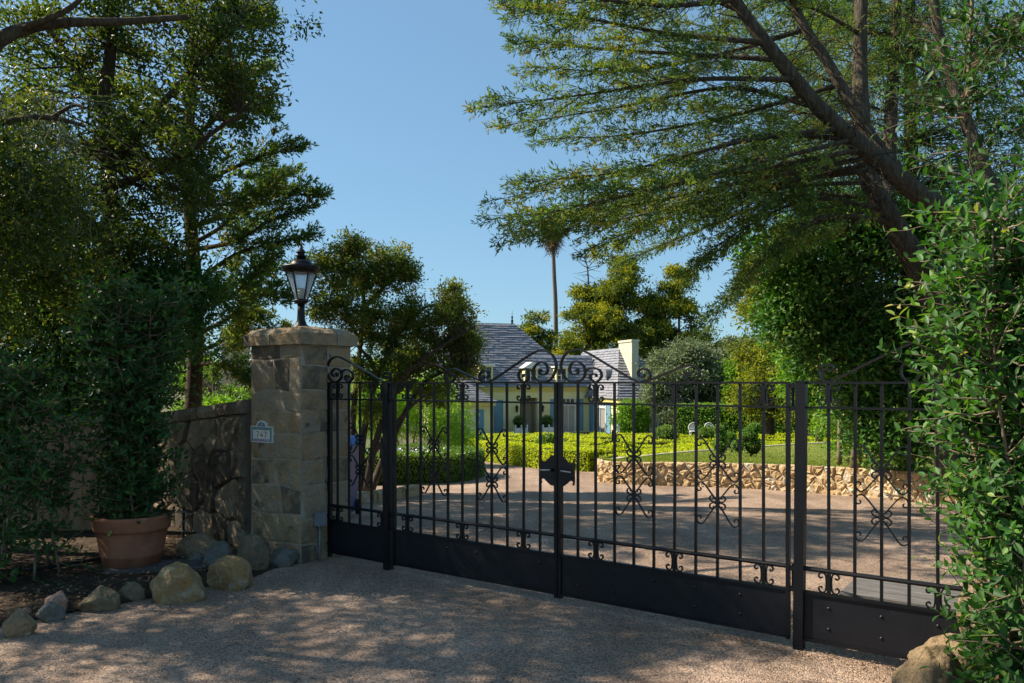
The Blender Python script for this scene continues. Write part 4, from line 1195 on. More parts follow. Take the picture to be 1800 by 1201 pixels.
dormer(-4.45, 3.42, .95, 1.1, True); dormer(-7.7, 3.42, .95, 1.25, False); dormer(-2.15, 3.42, .85, 1.15, False)
# eyebrow vent on the wing roof
c = H(.38, 2.6, 4.15)
mb = MB(); mb.lathe([(.32, -.35), (.32, .35)], (0, 0, 0), 14)
M4 = Matrix.Translation(c) @ HM.to_4x4() @ Matrix.Rotation(R(90), 4, 'Y')
mb.v = [tuple(M4 @ Vector(p)) for p in mb.v]; mb.build('roof_vent', M_slate, house)
# wall lanterns
for u in (-5.5, -3.6):
    c = H(u, .22, 1.55)
    mb = MB(); mb.lathe([(.02, -.12), (.06, -.08), (.10, .22), (.13, .24), (.05, .36), (.015, .45)], c, 6); mb.tube([H(u, 0, 1.6), H(u, .22, 1.48)], .02, 5); mb.build('wall_lantern', M_iron, house)

# planters with box balls beside the door
rgn = np.random.default_rng(77)
def ball(c, r, n, mat, L, W, parent, squash=1.0, core=True, name='foliage'):
    D = runit(rgn, n); D[:, 2] = np.abs(D[:, 2]) * np.where(rgn.random(n) < .85, 1, -1)
    P = np.array(c) + D * r * rgn.uniform(.86, 1.04, (n, 1)) * np.array([1, 1, squash])
    lf = LF(); lf.add(P, nrm(D * .6 + runit(rgn, n) * .8), nrm(D + runit(rgn, n) * .6), L * rgn.uniform(.7, 1.3, n), W * rgn.uniform(.7, 1.3, n), rgn.random(n))
    o = lf.build(name, mat, parent)
    if core:
        mb = MB(); bm = bmesh.new(); bmesh.ops.create_icosphere(bm, subdivisions=2, radius=r * .88)
        mb.add([Vector((v.co.x, v.co.y, v.co.z * squash)) + Vector(c) for v in bm.verts], [tuple(v.index for v in f.verts) for f in bm.faces]); bm.free()
        mb.build('core', M_core, parent, True)
    return o
for u, lab in ((-5.5, 'white picket planter with a clipped box ball left of the front door'), (-3.5, 'white picket planter with a clipped box ball right of the front door')):
    root = thing('box_planter', tuple(H(u, .8, 0)), lab, 'planter', 'planters by the front door')
    mb = MB(); hb(mb, u - .42, u + .42, .42, 1.2, .02, .42); mb.build('box', M_wtrim, root)
    for a in (-.42, 0, .42):
        c = H(u + a, 1.2, 0); mb = MB(); mb.lathe([(.045, .02), (.045, .5), (.06, .52), (.05, .6), (.01, .64)], c, 8); mb.build('picket', M_wtrim, root)
    ball(H(u, .8, .78), .46, 700, L_boxd, .07, .05, root)

# far stucco building seen left of the pillar
tc = at(416, 640, 24); 
root = thing('stucco_building', (tc.x, tc.y, zg(24)), 'beige stucco chimney tower of a building behind the pillar', 'building')
mb = MB(); mb.box((tc.x - .02, tc.y, (zg(24) + 3.25) / 2), (.62, .62, 3.25 - zg(24))); mb.build('tower', M_stucco, root)
mb = MB(); mb.box((tc.x - .02, tc.y, 3.30), (.72, .72, .1)); mb.build('cap', M_stucco, root)
mb = MB(); mb.box((tc.x + 1.6, tc.y + .8, (zg(24) + 1.75) / 2), (2.6, 1.2, 1.75 - zg(24))); mb.build('wall', M_stucco, root)

# lamp post in the parterre
lp = at(1077, 812, 24); lz = zg(24)
root = thing('lamp_post', (lp.x, lp.y, lz), 'slim triple lantern lamp post standing in the clipped hedges', 'lamp post')
zt_ = at(1077, 756, 24).z
mb = MB(); mb.tube([(lp.x, lp.y, lz), (lp.x, lp.y, zt_)], [.045, .03], 8); mb.build('post', M_iron, root)
for dx, dy in ((-.22, -.03), (.17, .08), (.06, -.15)):
    mb = MB(); mb.tube(catmull([(lp.x, lp.y, zt_ - .06), (lp.x + dx * .6, lp.y + dy * .6, zt_ - .13), (lp.x + dx, lp.y + dy, zt_ - .05)], 4), .012, 5); mb.build('arm', M_iron, root)
    c = (lp.x + dx, lp.y + dy, zt_ - .05)
    mb = MB(); mb.lathe([(.03, 0), (.055, .14), (.05, .15)], c, 6); mb.build('glass', M_lampglass, root)
    mb = MB(); mb.lathe([(.075, .15), (.04, .19), (.015, .22), (.004, .27)], c, 8); mb.build('hood', M_grey, root)

# white garden chairs by the far hedge
def chair(px, label):
    b = at(px, 762, 44); z0 = zg(44) + .1
    root = thing('garden_chair', (b.x, b.y, z0), label, 'chair', 'white garden chairs')
    x, y = b.x, b.y
    mb = MB(); mb.box((x, y, z0 + .45), (.46, .44, .03)); mb.build('seat', M_white, root)
    mb = MB(); A = [(x + .26 * math.cos(R(t)), y + .22, z0 + .62 + .3 * math.sin(R(t))) for t in range(-20, 201, 20)]; mb.tube(A, .022, 6)
    for k in range(-3, 4): mb.tube([(x + k * .06, y + .22, z0 + .46), (x + k * .045, y + .22, z0 + .88 - abs(k) * .03)], .014, 4)
    mb.tube([(x - .24, y + .22, z0 + .62), (x + .24, y + .22, z0 + .62)], .016, 4); mb.build('backrest', M_white, root)
    for a, c in ((-1, -1), (1, -1), (-1, 1), (1, 1)):
        mb = MB(); mb.tube([(x + a * .2, y + c * .19, z0 + .44), (x + a * .24, y + c * .22, z0)], .018, 5); mb.build('leg', M_white, root)
chair(1220, 'left white metal garden chair before the tall far hedge'); chair(1248, 'right white metal garden chair before the tall far hedge')
# ================================================================ vegetation
UP = np.array([0., 0., 1.])
def A(v): return np.array(tuple(v), float)

def crown(rng, ells, ncl, per, cr, L, W, up=.5, flat=.7, droop=0.0, shell=.45, lf=None, tb=None):
    """ells: (centre, radii, weight). leaves gathered in clumps; returns (LF, clump centres)"""
    lf = lf or LF(); C = []
    wts = np.array([e[2] for e in ells], float); wts /= wts.sum()
    for (c, r, _), w in zip(ells, wts):
        n = max(1, int(round(ncl * w)))
        d = runit(rng, n); rr = rng.random((n, 1)) ** shell
        cc = A(c) + d * rr * A(r)
        C.append(cc)
        k = rng.integers(int(per * .6), int(per * 1.4) + 1, n)
        idx = np.repeat(np.arange(n), k); m = len(idx)
        P = cc[idx] + rng.normal(size=(m, 3)) * cr * np.array([1, 1, flat]) * rng.uniform(.6, 1.3, n)[idx][:, None]
        out = nrm(d[idx] + .3 * runit(rng, m))
        D = nrm(out * .5 + runit(rng, m) * .8 - UP * droop)
        N = nrm(runit(rng, m) * .8 + UP * up + out * .3)
        base = tb(rng, n) if tb else rng.beta(1.6, 2.2, n)
        T_ = np.clip(base[idx] * .7 + rng.random(m) * .4 - .05, 0, 1)
        lf.add(P, D, N, L * rng.uniform(.7, 1.3, m), W * rng.uniform(.7, 1.3, m), T_)
    return lf, np.concatenate(C)

def limb(mb, pts, r0, r1, n=8, wig=0.0, rng=None, sub=6):
    P = catmull([tuple(p) for p in pts], sub)
    if wig: P = [p + rng.normal(size=3) * wig * (0 < i < len(P) - 1) for i, p in enumerate(P)]
    m = len(P)
    mb.tube(P, [r0 + (r1 - r0) * (i / (m - 1)) ** .8 for i in range(m)], n)
    return np.array(P)

def twigs(mb, skel, C, rng, r=.012, frac=1.0, sag=.15):
    for c in C:
        if rng.random() > frac: continue
        d = np.linalg.norm(skel - c, axis=1) + .6 * np.maximum(0, skel[:, 2] - c[2])
        p = skel[np.argmin(d)]; v = c - p; l = np.linalg.norm(v)
        if l < .05: continue
        q1 = p + v * .35 + rng.normal(size=3) * l * .09; q2 = p + v * .7 + rng.normal(size=3) * l * .09 - UP * sag * l * .3
        mb.tube([p, q1, q2, c], [r * (.7 + l * .5), r * (.5 + l * .3), r * .5, r * .25], 3, False)

def spray(mb, lf, rng, pts, r0, L2, n2, start=.2, fol=.4, flat=.4, sL=.075, sW=.02, tipup=.12, dens=1.0, main_n=6, droop=0.0):
    P = np.array(catmull([tuple(p) for p in pts], 7)); m = len(P)
    mb.tube(P, [max(.004, r0 * (1 - .93 * (i / (m - 1)))) for i in range(m)], main_n)
    for i in range(n2):
        t = start + (1 - start) * (i + rng.random()) / n2
        f = t * (m - 1); j = min(int(f), m - 2); p = P[j] + (P[j + 1] - P[j]) * (f - j); d = nrm(P[j + 1] - P[j])
        s = np.cross(d, UP); s = s / max(1e-6, np.linalg.norm(s)); b = np.cross(s, d)
        q = rng.normal() * flat; sg = 1 if i % 2 else -1
        lat = s * sg * math.cos(q) + b * math.sin(q)
        a = rng.uniform(.55, 1.05) * (1 - .45 * t)
        dr = d * math.cos(a) + lat * math.sin(a)
        l = L2 * (1.05 - .75 * t) * rng.uniform(.45, 1.2)
        ks = np.linspace(0, 1, 5)[:, None]
        Q = p + dr * l * ks + (d - dr) * l * .3 * ks ** 2 + UP * (tipup - droop) * l * ks ** 2 + rng.normal(size=(5, 3)) * l * .02
        mb.tube(Q, [max(.0028, r0 * .16 * (1 - .3 * t)) * (1 - .75 * k) + .0015 for k in ks[:, 0]], 3, False)
        f0 = fol * (1.2 - t) if t > .55 else fol + .25 * (.55 - t)
        nt = max(2, int(l * (1 - f0) / .030 * dens))
        k = f0 + (1 - f0) * rng.random(nt) ** .8
        fi = k * 4; ji = np.minimum(fi.astype(int), 3); base = Q[ji] + (Q[ji + 1] - Q[ji]) * (fi - ji)[:, None]
        tg = nrm(Q[ji + 1] - Q[ji])
        d3 = nrm(tg * .75 + runit(rng, nt) * .75 + UP * .12)
        l3 = rng.uniform(.05, .15, nt) * (1.15 - .5 * k)
        ns = 5
        fr_ = np.tile(np.linspace(.15, 1, ns), nt)
        idx = np.repeat(np.arange(nt), ns); M = nt * ns
        Pp = base[idx] + d3[idx] * (l3[idx] * fr_)[:, None] + rng.normal(size=(M, 3)) * .006
        Dd = nrm(d3[idx] + runit(rng, M) * .6)
        tt = np.clip(rng.beta(1.4, 2.2) * .7 + rng.random(M) * .45, 0, 1)
        lf.add(Pp, Dd, runit(rng, M), sL * rng.uniform(.6, 1.25, M), sW * rng.uniform(.7, 1.3, M), tt)
    return P

def tree(name, base, label, group=None, cat='tree'):
    return thing(name, tuple(base), label, cat, group)

def ficus(rng, mb, lf, stems, ntw, tl, L, W, spread=1.0, face=None, tb=(1.5, 3.0), lpt=9, upr=(-.3, .95)):
    """stems: list of (base, top, radius). twigs climb out of the stems, leaves alternate on them"""
    for base, top, r in stems:
        base, top = A(base), A(top)
        mid1 = base + (top - base) * .35 + rng.normal(size=3) * .06; mid2 = base + (top - base) * .7 + rng.normal(size=3) * .08
        S = limb(mb, [base, mid1, mid2, top], r, r * .3, 6)
        h = np.linalg.norm(top - base)
        for i in range(int(ntw * h)):
            t = rng.random() ** .85; f = t * (len(S) - 1); j = min(int(f), len(S) - 2)
            p = S[j] + (S[j + 1] - S[j]) * (f - j)
            a = rng.uniform(0, 2 * math.pi); hor = np.array([math.cos(a), math.sin(a), 0])
            if face is not None and hor @ face < -.3 and rng.random() < .6: hor = -hor
            dr = nrm(hor * spread + UP * rng.uniform(*upr))
            l = tl * rng.uniform(.45, 1.2)
            ks = np.linspace(0, 1, 5)[:, None]
            Q = p + dr * l * ks + UP * rng.uniform(-.1, .25) * l * ks ** 2 + rng.normal(size=(5, 3)) * .012
            mb.tube(Q, [.0055, .0045, .0038, .003, .0018], 4, False)
            n = max(3, int(lpt * l / tl + .5))
            k = np.linspace(.18, 1, n) + rng.uniform(-.03, .03, n); k = np.clip(k, 0, 1)
            fi = k * 4; ji = np.minimum(fi.astype(int), 3); P = Q[ji] + (Q[ji + 1] - Q[ji]) * (fi - ji)[:, None]
            tg = nrm(Q[ji + 1] - Q[ji]); side = nrm(np.cross(tg, UP + .01)); b = np.cross(side, tg)
            ph = (np.arange(n) * 2.4 + rng.uniform(0, 6))[:, None]
            D = nrm(tg * .55 + (side * np.cos(ph) + b * np.sin(ph)) * .8 + UP * .25 + runit(rng, n) * .2)
            N = nrm(tg * .7 + UP * .8 + runit(rng, n) * .45)
            T_ = np.clip(rng.beta(*tb) * .6 + .35 * k ** 3 * (rng.random() < .35) + rng.random(n) * .25, 0, 1)
            lf.add(P, D, N, L * rng.uniform(.65, 1.2, n) * (1.05 - .35 * k), W * rng.uniform(.75, 1.15, n) * (1.05 - .35 * k), T_)

_leafcache = {}
def split_leaves(lf, mat, root, nparts, asp):
    """the leaves that show largest become single parts, the rest one part"""
    P, D, N, L, W, T_ = lf.get()
    view = nrm(P - np.array([0, 0, EYE]))
    px = 900 + FPX * P[:, 0] / P[:, 1]; py = HOR - FPX * (P[:, 2] - EYE) / P[:, 1]
    vis = (px > 5) & (px < 1795) & (py > 5) & (py < 1195)
    Sd = nrm(np.cross(D, N)); Nn = np.cross(Sd, D)
    dist = np.linalg.norm(P - np.array([0, 0, EYE]), axis=1)
    score = L / dist * (.35 + np.abs((Nn * view).sum(1))) * vis * np.exp(-(dist - dist.min()) / .35)
    order = np.argsort(-score); pick = order[:nparts]; rest = np.ones(len(P), bool); rest[pick] = False
    key = mat.name
    if key not in _leafcache:
        ms = []
        for tv in (.12, .3, .5, .75):
            V, F, k = leafgeo(np.zeros((1, 3)), np.array([[1., 0, 0]]), np.array([[0, 0, 1.]]), [1.0], [asp], 10)
            me = bpy.data.meshes.new('leaf'); me.from_pydata([tuple(v) for v in V], [], [tuple(f) for f in F]); me.materials.append(mat)
            a = me.attributes.new('tint', 'FLOAT', 'POINT'); a.data.foreach_set('value', np.full(len(V), tv, np.float32))
            me.polygons.foreach_set('use_smooth', [True] * len(me.polygons)); me.update()
            ms.append(me)
        _leafcache[key] = ms
    Mi = wm(root).inverted()
    for i in pick:
        d, n_ = nrm(D[i]), Nn[i]; s = np.cross(d, n_)
        Mx = Matrix(((d[0], -s[0], n_[0], P[i][0] / 1), (d[1], -s[1], n_[1], P[i][1]), (d[2], -s[2], n_[2], P[i][2]), (0, 0, 0, 1)))
        tv = min(3, int(T_[i] * 4))
        link(_leafcache[key][tv], 'leaf', root, Mi @ Mx @ Matrix.Scale(L[i], 4))
    r2 = LF(); r2.add(P[rest], D[rest], N[rest], L[rest], W[rest], T_[rest])
    r2.build('foliage', mat, root, 10, 'stuff')

def ficus_thing(name, label, cat, stems, ntw, tl, L, W, mat, seed, nparts, spread=1.0, face=None, group=None, lpt=9, tb=(1.5, 3.0)):
    rng = np.random.default_rng(seed)
    b = stems[len(stems) // 2][0]
    root = thing(name, (b[0], b[1], b[2]), label, cat, group)
    mb = MB(); lf = LF()
    ficus(rng, mb, lf, stems, ntw, tl, L, W, spread, face, tb, lpt)
    mb.build('stems', M_twig, root, True, False)
    if nparts: split_leaves(lf, mat, root, nparts, W / L)
    else: lf.build('foliage', mat, root, 10)
    return root

# ---- ficus hedge at the right edge, close to the camera
rg = random.Random(31)
st = []
for i in range(24):
    Y = rg.uniform(3.55, 4.35); x0 = (1805 - 900) * Y / FPX + rg.uniform(-.04, .8)
    top = rg.uniform(2.0, 2.45) if i > 4 else rg.uniform(1.5, 2.3)
    st.append(((x0, Y, 0), (x0 + rg.uniform(-.22, .06), Y + rg.uniform(-.1, .1), top), .014))
for px, py, Y in ((1740, 270, 4.0), (1705, 350, 4.05), (1760, 420, 3.8), (1740, 560, 3.9), (1775, 270, 3.9), (1785, 330, 3.7)):
    t = at(px, py + 60, Y); st.append(((t.x + .12, Y, .1), tuple(t), .013))
ficus_thing('ficus_hedge', 'glossy broad-leaved ficus hedge in the right foreground hiding the gate end', 'hedge', st, 36, .30, .086, .040, L_ficus, 12, 300, 1.1, np.array([-.7, -.7, 0]), lpt=9)
# ---- taller dark ficus behind it, top right
st = [((2.9 + .33 * k + rg.uniform(-.1, .1), 5.2 + rg.uniform(-.3, .8), 0), (2.98 + .36 * k + rg.uniform(-.2, .2), 5.3 + rg.uniform(-.3, .8), rg.uniform(4.2, 5.6)), .035) for k in range(9)]
st = [((b[0] + .45, b[1], b[2]), (t[0] + .40, t[1], t[2]), r_) for b, t, r_ in st]
ficus_thing('ficus_tree', 'tall dark ficus rising behind the hedge in the upper right corner', 'tree', st, 34, .55, .095, .046, L_ficusd, 13, 200, 1.2, np.array([-.7, -.7, 0]))
# ---- hedge at the left edge
st = [((-5.3 + .125 * k + rg.uniform(-.06, .06), 6.9 + rg.uniform(-.35, .35), .05), (-5.25 + .125 * k + rg.uniform(-.15, .15), 6.9 + rg.uniform(-.3, .3), rg.uniform(1.85, 2.35) - .03 * k), .012) for k in range(12)]
ficus_thing('ficus_hedge', 'leafy ficus hedge at the left picture edge in front of the board fence', 'hedge', st, 46, .36, .084, .043, L_ficusd, 14, 300, 1.1, np.array([.5, -.8, 0]), tb=(1.7, 2.4))
# ---- columnar ficus in the pot
st = [((POT.x + .17 * math.cos(k * 1.05) * (k > 0), POT.y + .17 * math.sin(k * 1.05) * (k > 0), .42), (POT.x + .02 + .30 * math.cos(k * .8), POT.y + .26 * math.sin(k * .8), rg.uniform(2.1, 2.62)), .013) for k in range(9)]
ficus_thing('potted_ficus', 'dark columnar ficus growing in the terracotta pot', 'plant', st, 58, .33, .086, .046, L_ficusd, 15, 300, 1.25, np.array([.2, -1, 0]), lpt=10)
# ---- sunlit shrub above the retaining wall
rng = np.random.default_rng(41)
c = at(1490, 770, 14.6)
root = tree('shrub', (c.x, c.y, .3), 'sunlit yellow-green shrub above the retaining wall beyond the right post', cat='shrub')
lf, C = crown(rng, [((c.x, c.y, .78), (.62, .5, .48), 1), ((c.x - .28, c.y, 1.0), (.3, .3, .3), .4), ((c.x + .45, c.y + .2, .9), (.4, .4, .4), .5)], 90, 45, .10, .06, .03)
mb = MB(); sk = limb(mb, [(c.x, c.y, .2), (c.x + .05, c.y, .6), (c.x, c.y, .9)], .025, .01, 6); twigs(mb, sk, C, rng, .007); mb.build('branches', M_twig, root, True, False); lf.build('foliage', L_bush, root)

def leafy(name, label, seed, base, limbs, ells, ncl, per, cr, L, W, mat, bark=None, group=None, droop=0.0, twr=.012, tb=None, shell=.45, flat=.7, cat='tree'):
    rng = np.random.default_rng(seed)
    root = tree(name, base, label, group, cat)
    wood = MB(); sk = []
    for pts, r0, r1 in limbs: sk.append(limb(wood, pts, r0, r1, 9))
    sk = np.concatenate(sk)
    lf, C = crown(rng, ells, ncl, per, cr, L, W, droop=droop, tb=tb, shell=shell, flat=flat)
    twigs(wood, sk, C, rng, twr)
    wood.build('trunk', bark or M_barkd, root, True, False)
    lf.build('crown', mat, root)
    return root
# ---- ficus screen inside the gate on the right
def _screen():
    leafy('ficus_screen', 'broad glossy ficus mass above the retaining wall under the cypress', 16, (5.6, 13.0, .35),
      [([(5.6, 13.0, .3), at(1520, 600, 12.8), at(1500, 480, 12.6), at(1480, 400, 12.5)], .09, .03), ([(6.3, 12.6, .3), at(1590, 600, 12.4), at(1590, 480, 12.4), at(1570, 380, 12.4)], .09, .03),
       ([at(1515, 560, 12.8), at(1440, 480, 12.6), at(1360, 440, 12.4)], .05, .02), ([(5.55, 13.5, .3), at(1475, 660, 13.4), at(1450, 560, 13.2)], .045, .02), ([(7.0, 12.2, .3), at(1690, 600, 12), at(1690, 400, 12)], .08, .03)],
      [(at(1370, 445, 12.4), (.65, .7, .5), .6), (at(1440, 480, 12.4), (.8, .8, .75), 1.0), (at(1530, 440, 12.4), (.9, .8, .8), 1.1), (at(1400, 560, 12.6), (.55, .6, .55), .5), (at(1480, 600, 12.6), (.75, .7, .75), 1.0), (at(1580, 580, 12.3), (.8, .7, .9), 1.1),
       (at(1520, 710, 12.8), (.55, .5, .5), .7), (at(1600, 730, 12.2), (.65, .5, .65), .9), (at(1680, 600, 12), (.8, .7, 1.6), 1.2), (at(1620, 400, 12.2), (.8, .7, .6), .7), (at(1460, 370, 12.6), (.6, .6, .4), .4), (at(1560, 780, 12.4), (.4, .4, .3), .3)],
      1050, 58, .17, .095, .046, L_ficus, M_twig, tb=lambda r_, n: r_.beta(1.6, 1.7, n))
_screen()
# ---- big cypress on the right
rng = np.random.default_rng(51)
tb_ = at(1668, 800, 11.2)
root = tree('cypress_tree', (tb_.x, tb_.y, .4), 'big leaning cypress reaching over the gate from the right')
wood = MB()
def pp(l): return [at(*q) for q in l]
T1 = limb(wood, [(tb_.x + .1, 11.3, .3)] + pp([(1672, 640, 11.2), (1630, 500, 11.1), (1580, 410, 11.0), (1530, 320, 11.0), (1514, 200, 11.2), (1512, 60, 11.4), (1520, -150, 11.5), (1530, -420, 11.6)]), .24, .06, 12)
T2 = limb(wood, pp([(1740, 520, 10.3), (1680, 395, 10.2), (1600, 330, 10.1), (1520, 262, 10.0), (1440, 190, 10.0), (1370, 105, 9.9), (1305, 20, 9.9), (1240, -90, 9.8), (1190, -230, 9.8)]), .155, .05, 12)
T3 = limb(wood, pp([(1600, 328, 10.1), (1545, 262, 10.3), (1500, 190, 10.4), (1455, 110, 10.5), (1405, 30, 10.6), (1370, -80, 10.6), (1340, -260, 10.6)]), .105, .045, 10)
T4 = limb(wood, pp([(1790, 480, 11.0), (1730, 300, 11.2), (1690, 190, 11.4), (1650, 60, 11.5), (1630, -120, 11.5)]), .12, .06, 10)
T5 = limb(wood, pp([(1560, 370, 12.0), (1566, 200, 12.2), (1575, 60, 12.3), (1580, -80, 12.3)]), .12, .07, 8)
lf = LF()
BR = [  # start (on a limb) ... tip
    [(1345, 75, 9.9), (1180, 60, 9.7), (1020, 30, 9.5), (893, 12, 9.4)],
    [(1370, 105, 9.9), (1200, 95, 10.2), (1040, 85, 10.4), (923, 70, 10.6)],
    [(1420, 50, 10.6), (1250, 100, 10.9), (1090, 125, 11.2), (933, 118, 11.4)],
    [(1400, 140, 9.9), (1220, 140, 9.5), (1040, 165, 9.2), (848, 188, 9.0)],
    [(1440, 190, 10.0), (1280, 155, 10.4), (1080, 190, 10.8), (878, 222, 11.0)],
    [(1470, 150, 10.5), (1300, 200, 10.9), (1120, 235, 11.3), (958, 245, 11.6)],
    [(1480, 225, 10.0), (1300, 250, 9.6), (1100, 300, 9.3), (933, 320, 9.1)],
    [(1500, 245, 10.0), (1330, 240, 10.3), (1130, 300, 10.5), (870, 352, 10.7)],
    [(1520, 262, 10.0), (1320, 300, 9.7), (1100, 345, 9.5), (898, 402, 9.3)],
    [(1530, 300, 11.0), (1350, 300, 11.3), (1160, 330, 11.6), (983, 385, 11.9)],
    [(1530, 320, 11.0), (1380, 330, 10.6), (1210, 370, 10.3), (1045, 432, 10.1)],
    [(1550, 350, 11.0), (1400, 345, 11.4), (1240, 400, 11.8), (1092, 462, 12.0)],
    [(1560, 370, 11.0), (1430, 350, 10.6), (1310, 400, 10.4), (1215, 470, 10.2)],
    [(1570, 385, 11.0), (1440, 390, 11.4), (1340, 460, 11.6), (1262, 545, 11.8)],
    [(1570, 390, 11.0), (1460, 380, 10.4), (1380, 420, 10.1), (1300, 500, 9.9)],
    [(1305, 20, 9.9), (1200, -20, 10.2), (1080, -40, 10.5), (958, -60, 10.8)],
    [(1290, 0, 9.9), (1180, 10, 9.2), (1060, 0, 8.8), (928, -20, 8.5)],
    [(1240, -90, 9.8), (1150, -110, 9.6), (1040, -100, 9.5), (948, -110, 9.4)],
    [(1512, 160, 11.3), (1400, 120, 11.8), (1280, 60, 12.2), (1120, 20, 12.6)],
    [(1514, 220, 11.2), (1420, 200, 11.9), (1300, 190, 12.4), (1150, 180, 13.0)],
    [(1370, -80, 10.6), (1300, -60, 11.0), (1220, -30, 11.4), (1120, 10, 11.8)],
    [(1512, 60, 11.4), (1440, 20, 11.0), (1370, 0, 10.7), (1290, 30, 10.4)],
    [(1566, 200, 12.2), (1480, 180, 12.6), (1400, 230, 13.0), (1310, 260, 13.2)],
    [(1575, 60, 12.3), (1500, 60, 12.8), (1420, 90, 13.2), (1330, 130, 13.5)],
    [(1690, 190, 11.4), (1620, 120, 11.8), (1560, 110, 12.0), (1490, 140, 12.3)],
    [(1650, 60, 11.5), (1600, 30, 11.9), (1540, 20, 12.2), (1470, 50, 12.5)],
    [(1566, 280, 12.1), (1480, 270, 12.5), (1400, 290, 12.9), (1300, 340, 13.2)],
    [(1525, 300, 10.6), (1330, 330, 10.3), (1120, 380, 10.1), (935, 412, 10.0)],
    [(1510, 280, 10.2), (1310, 320, 9.9), (1100, 362, 9.7), (885, 383, 9.5)],
    [(1520, 290, 10.4), (1320, 335, 10.6), (1130, 372, 10.8), (925, 398, 11.0)],
    [(1500, 245, 10.0), (1340, 285, 9.4), (1160, 330, 9.0), (965, 375, 8.8)],
]
for i, b in enumerate(BR):
    inner_ = 18 <= i < 27
    spray(wood, lf, rng, pp(b), .036 if not inner_ else .03, 1.10 if not inner_ else 1.0, 60 if not inner_ else 46, .08, .42 if not inner_ else .3, .75, .066, .016, .06, 1.2, 6, .14)
crown(rng, [(at(1250, 110, 11.2), (1.0, .9, .8), 1), (at(1380, 200, 11.6), (.9, .9, .8), .9), (at(1180, 210, 11.0), (.9, .8, .6), .7), (at(1430, 60, 11.8), (.9, .9, .9), .9), (at(1300, 300, 11.6), (.9, .9, .6), .7), (at(1560, 140, 12.2), (.9, .8, 1.2), 1), (at(1660, 130, 12.4), (.8, .8, 1.2), 1), (at(1120, 60, 11.0), (.9, .8, .6), .6)],
      300, 60, .13, .07, .014, up=.1, lf=lf, tb=lambda r_, n: r_.beta(1.6, 1.8, n))
# bare inner twigs
for k in range(420):
    p = [T2, T3, T1, T5, T4][k % 5]; q = p[rng.integers(len(p) // 4, len(p))]
    d = nrm(np.array([rng.uniform(-1, .3), rng.uniform(-.8, .8), rng.uniform(-.5, .45)])); l = rng.uniform(.4, 1.3)
    m1 = q + d * l * .5 + rng.normal(size=3) * .05
    wood.tube([q, m1, q + d * l + np.array([0, 0, -.15 * l])], [.009, .006, .002], 3, False)
wood.build('trunk', M_bark, root, True, False)
lf.build('crown', L_cyp, root)

leafy('cypress_tree', 'second darker cypress standing behind the big leaning one at upper right', 59, tuple(at(1620, 800, 15.5)),
      [([at(1620, 800, 15.5), at(1610, 500, 15.5), at(1600, 200, 15.5), at(1600, -100, 15.5)], .22, .08), ([at(1605, 330, 15.5), at(1500, 240, 15.3), at(1420, 180, 15.2)], .07, .03), ([at(1605, 200, 15.5), at(1700, 120, 15.4), at(1790, 60, 15.4)], .07, .03), ([at(1602, 100, 15.5), at(1500, 40, 15.6), at(1400, 0, 15.6)], .07, .03)],
      [(at(1450, 60, 15.5), (1.7, 1.2, 1.3), 1.2), (at(1600, 80, 15.5), (1.6, 1.3, 1.6), 1.4), (at(1750, 80, 15.5), (1.6, 1.3, 1.8), 1.4), (at(1500, 220, 15.3), (1.2, 1.0, 1.0), .8), (at(1680, 260, 15.3), (1.5, 1.2, 1.4), 1.2), (at(1560, 330, 15.3), (1.3, 1.0, 1.0), .8), (at(1500, -60, 15.3), (2.2, 1.5, 1.2), 1.2), (at(1790, 330, 15.3), (1.3, 1, 1.6), .8), (at(1400, 300, 15.3), (.9, 1, .7), .4)],
      850, 60, .16, .11, .024, L_cyp)
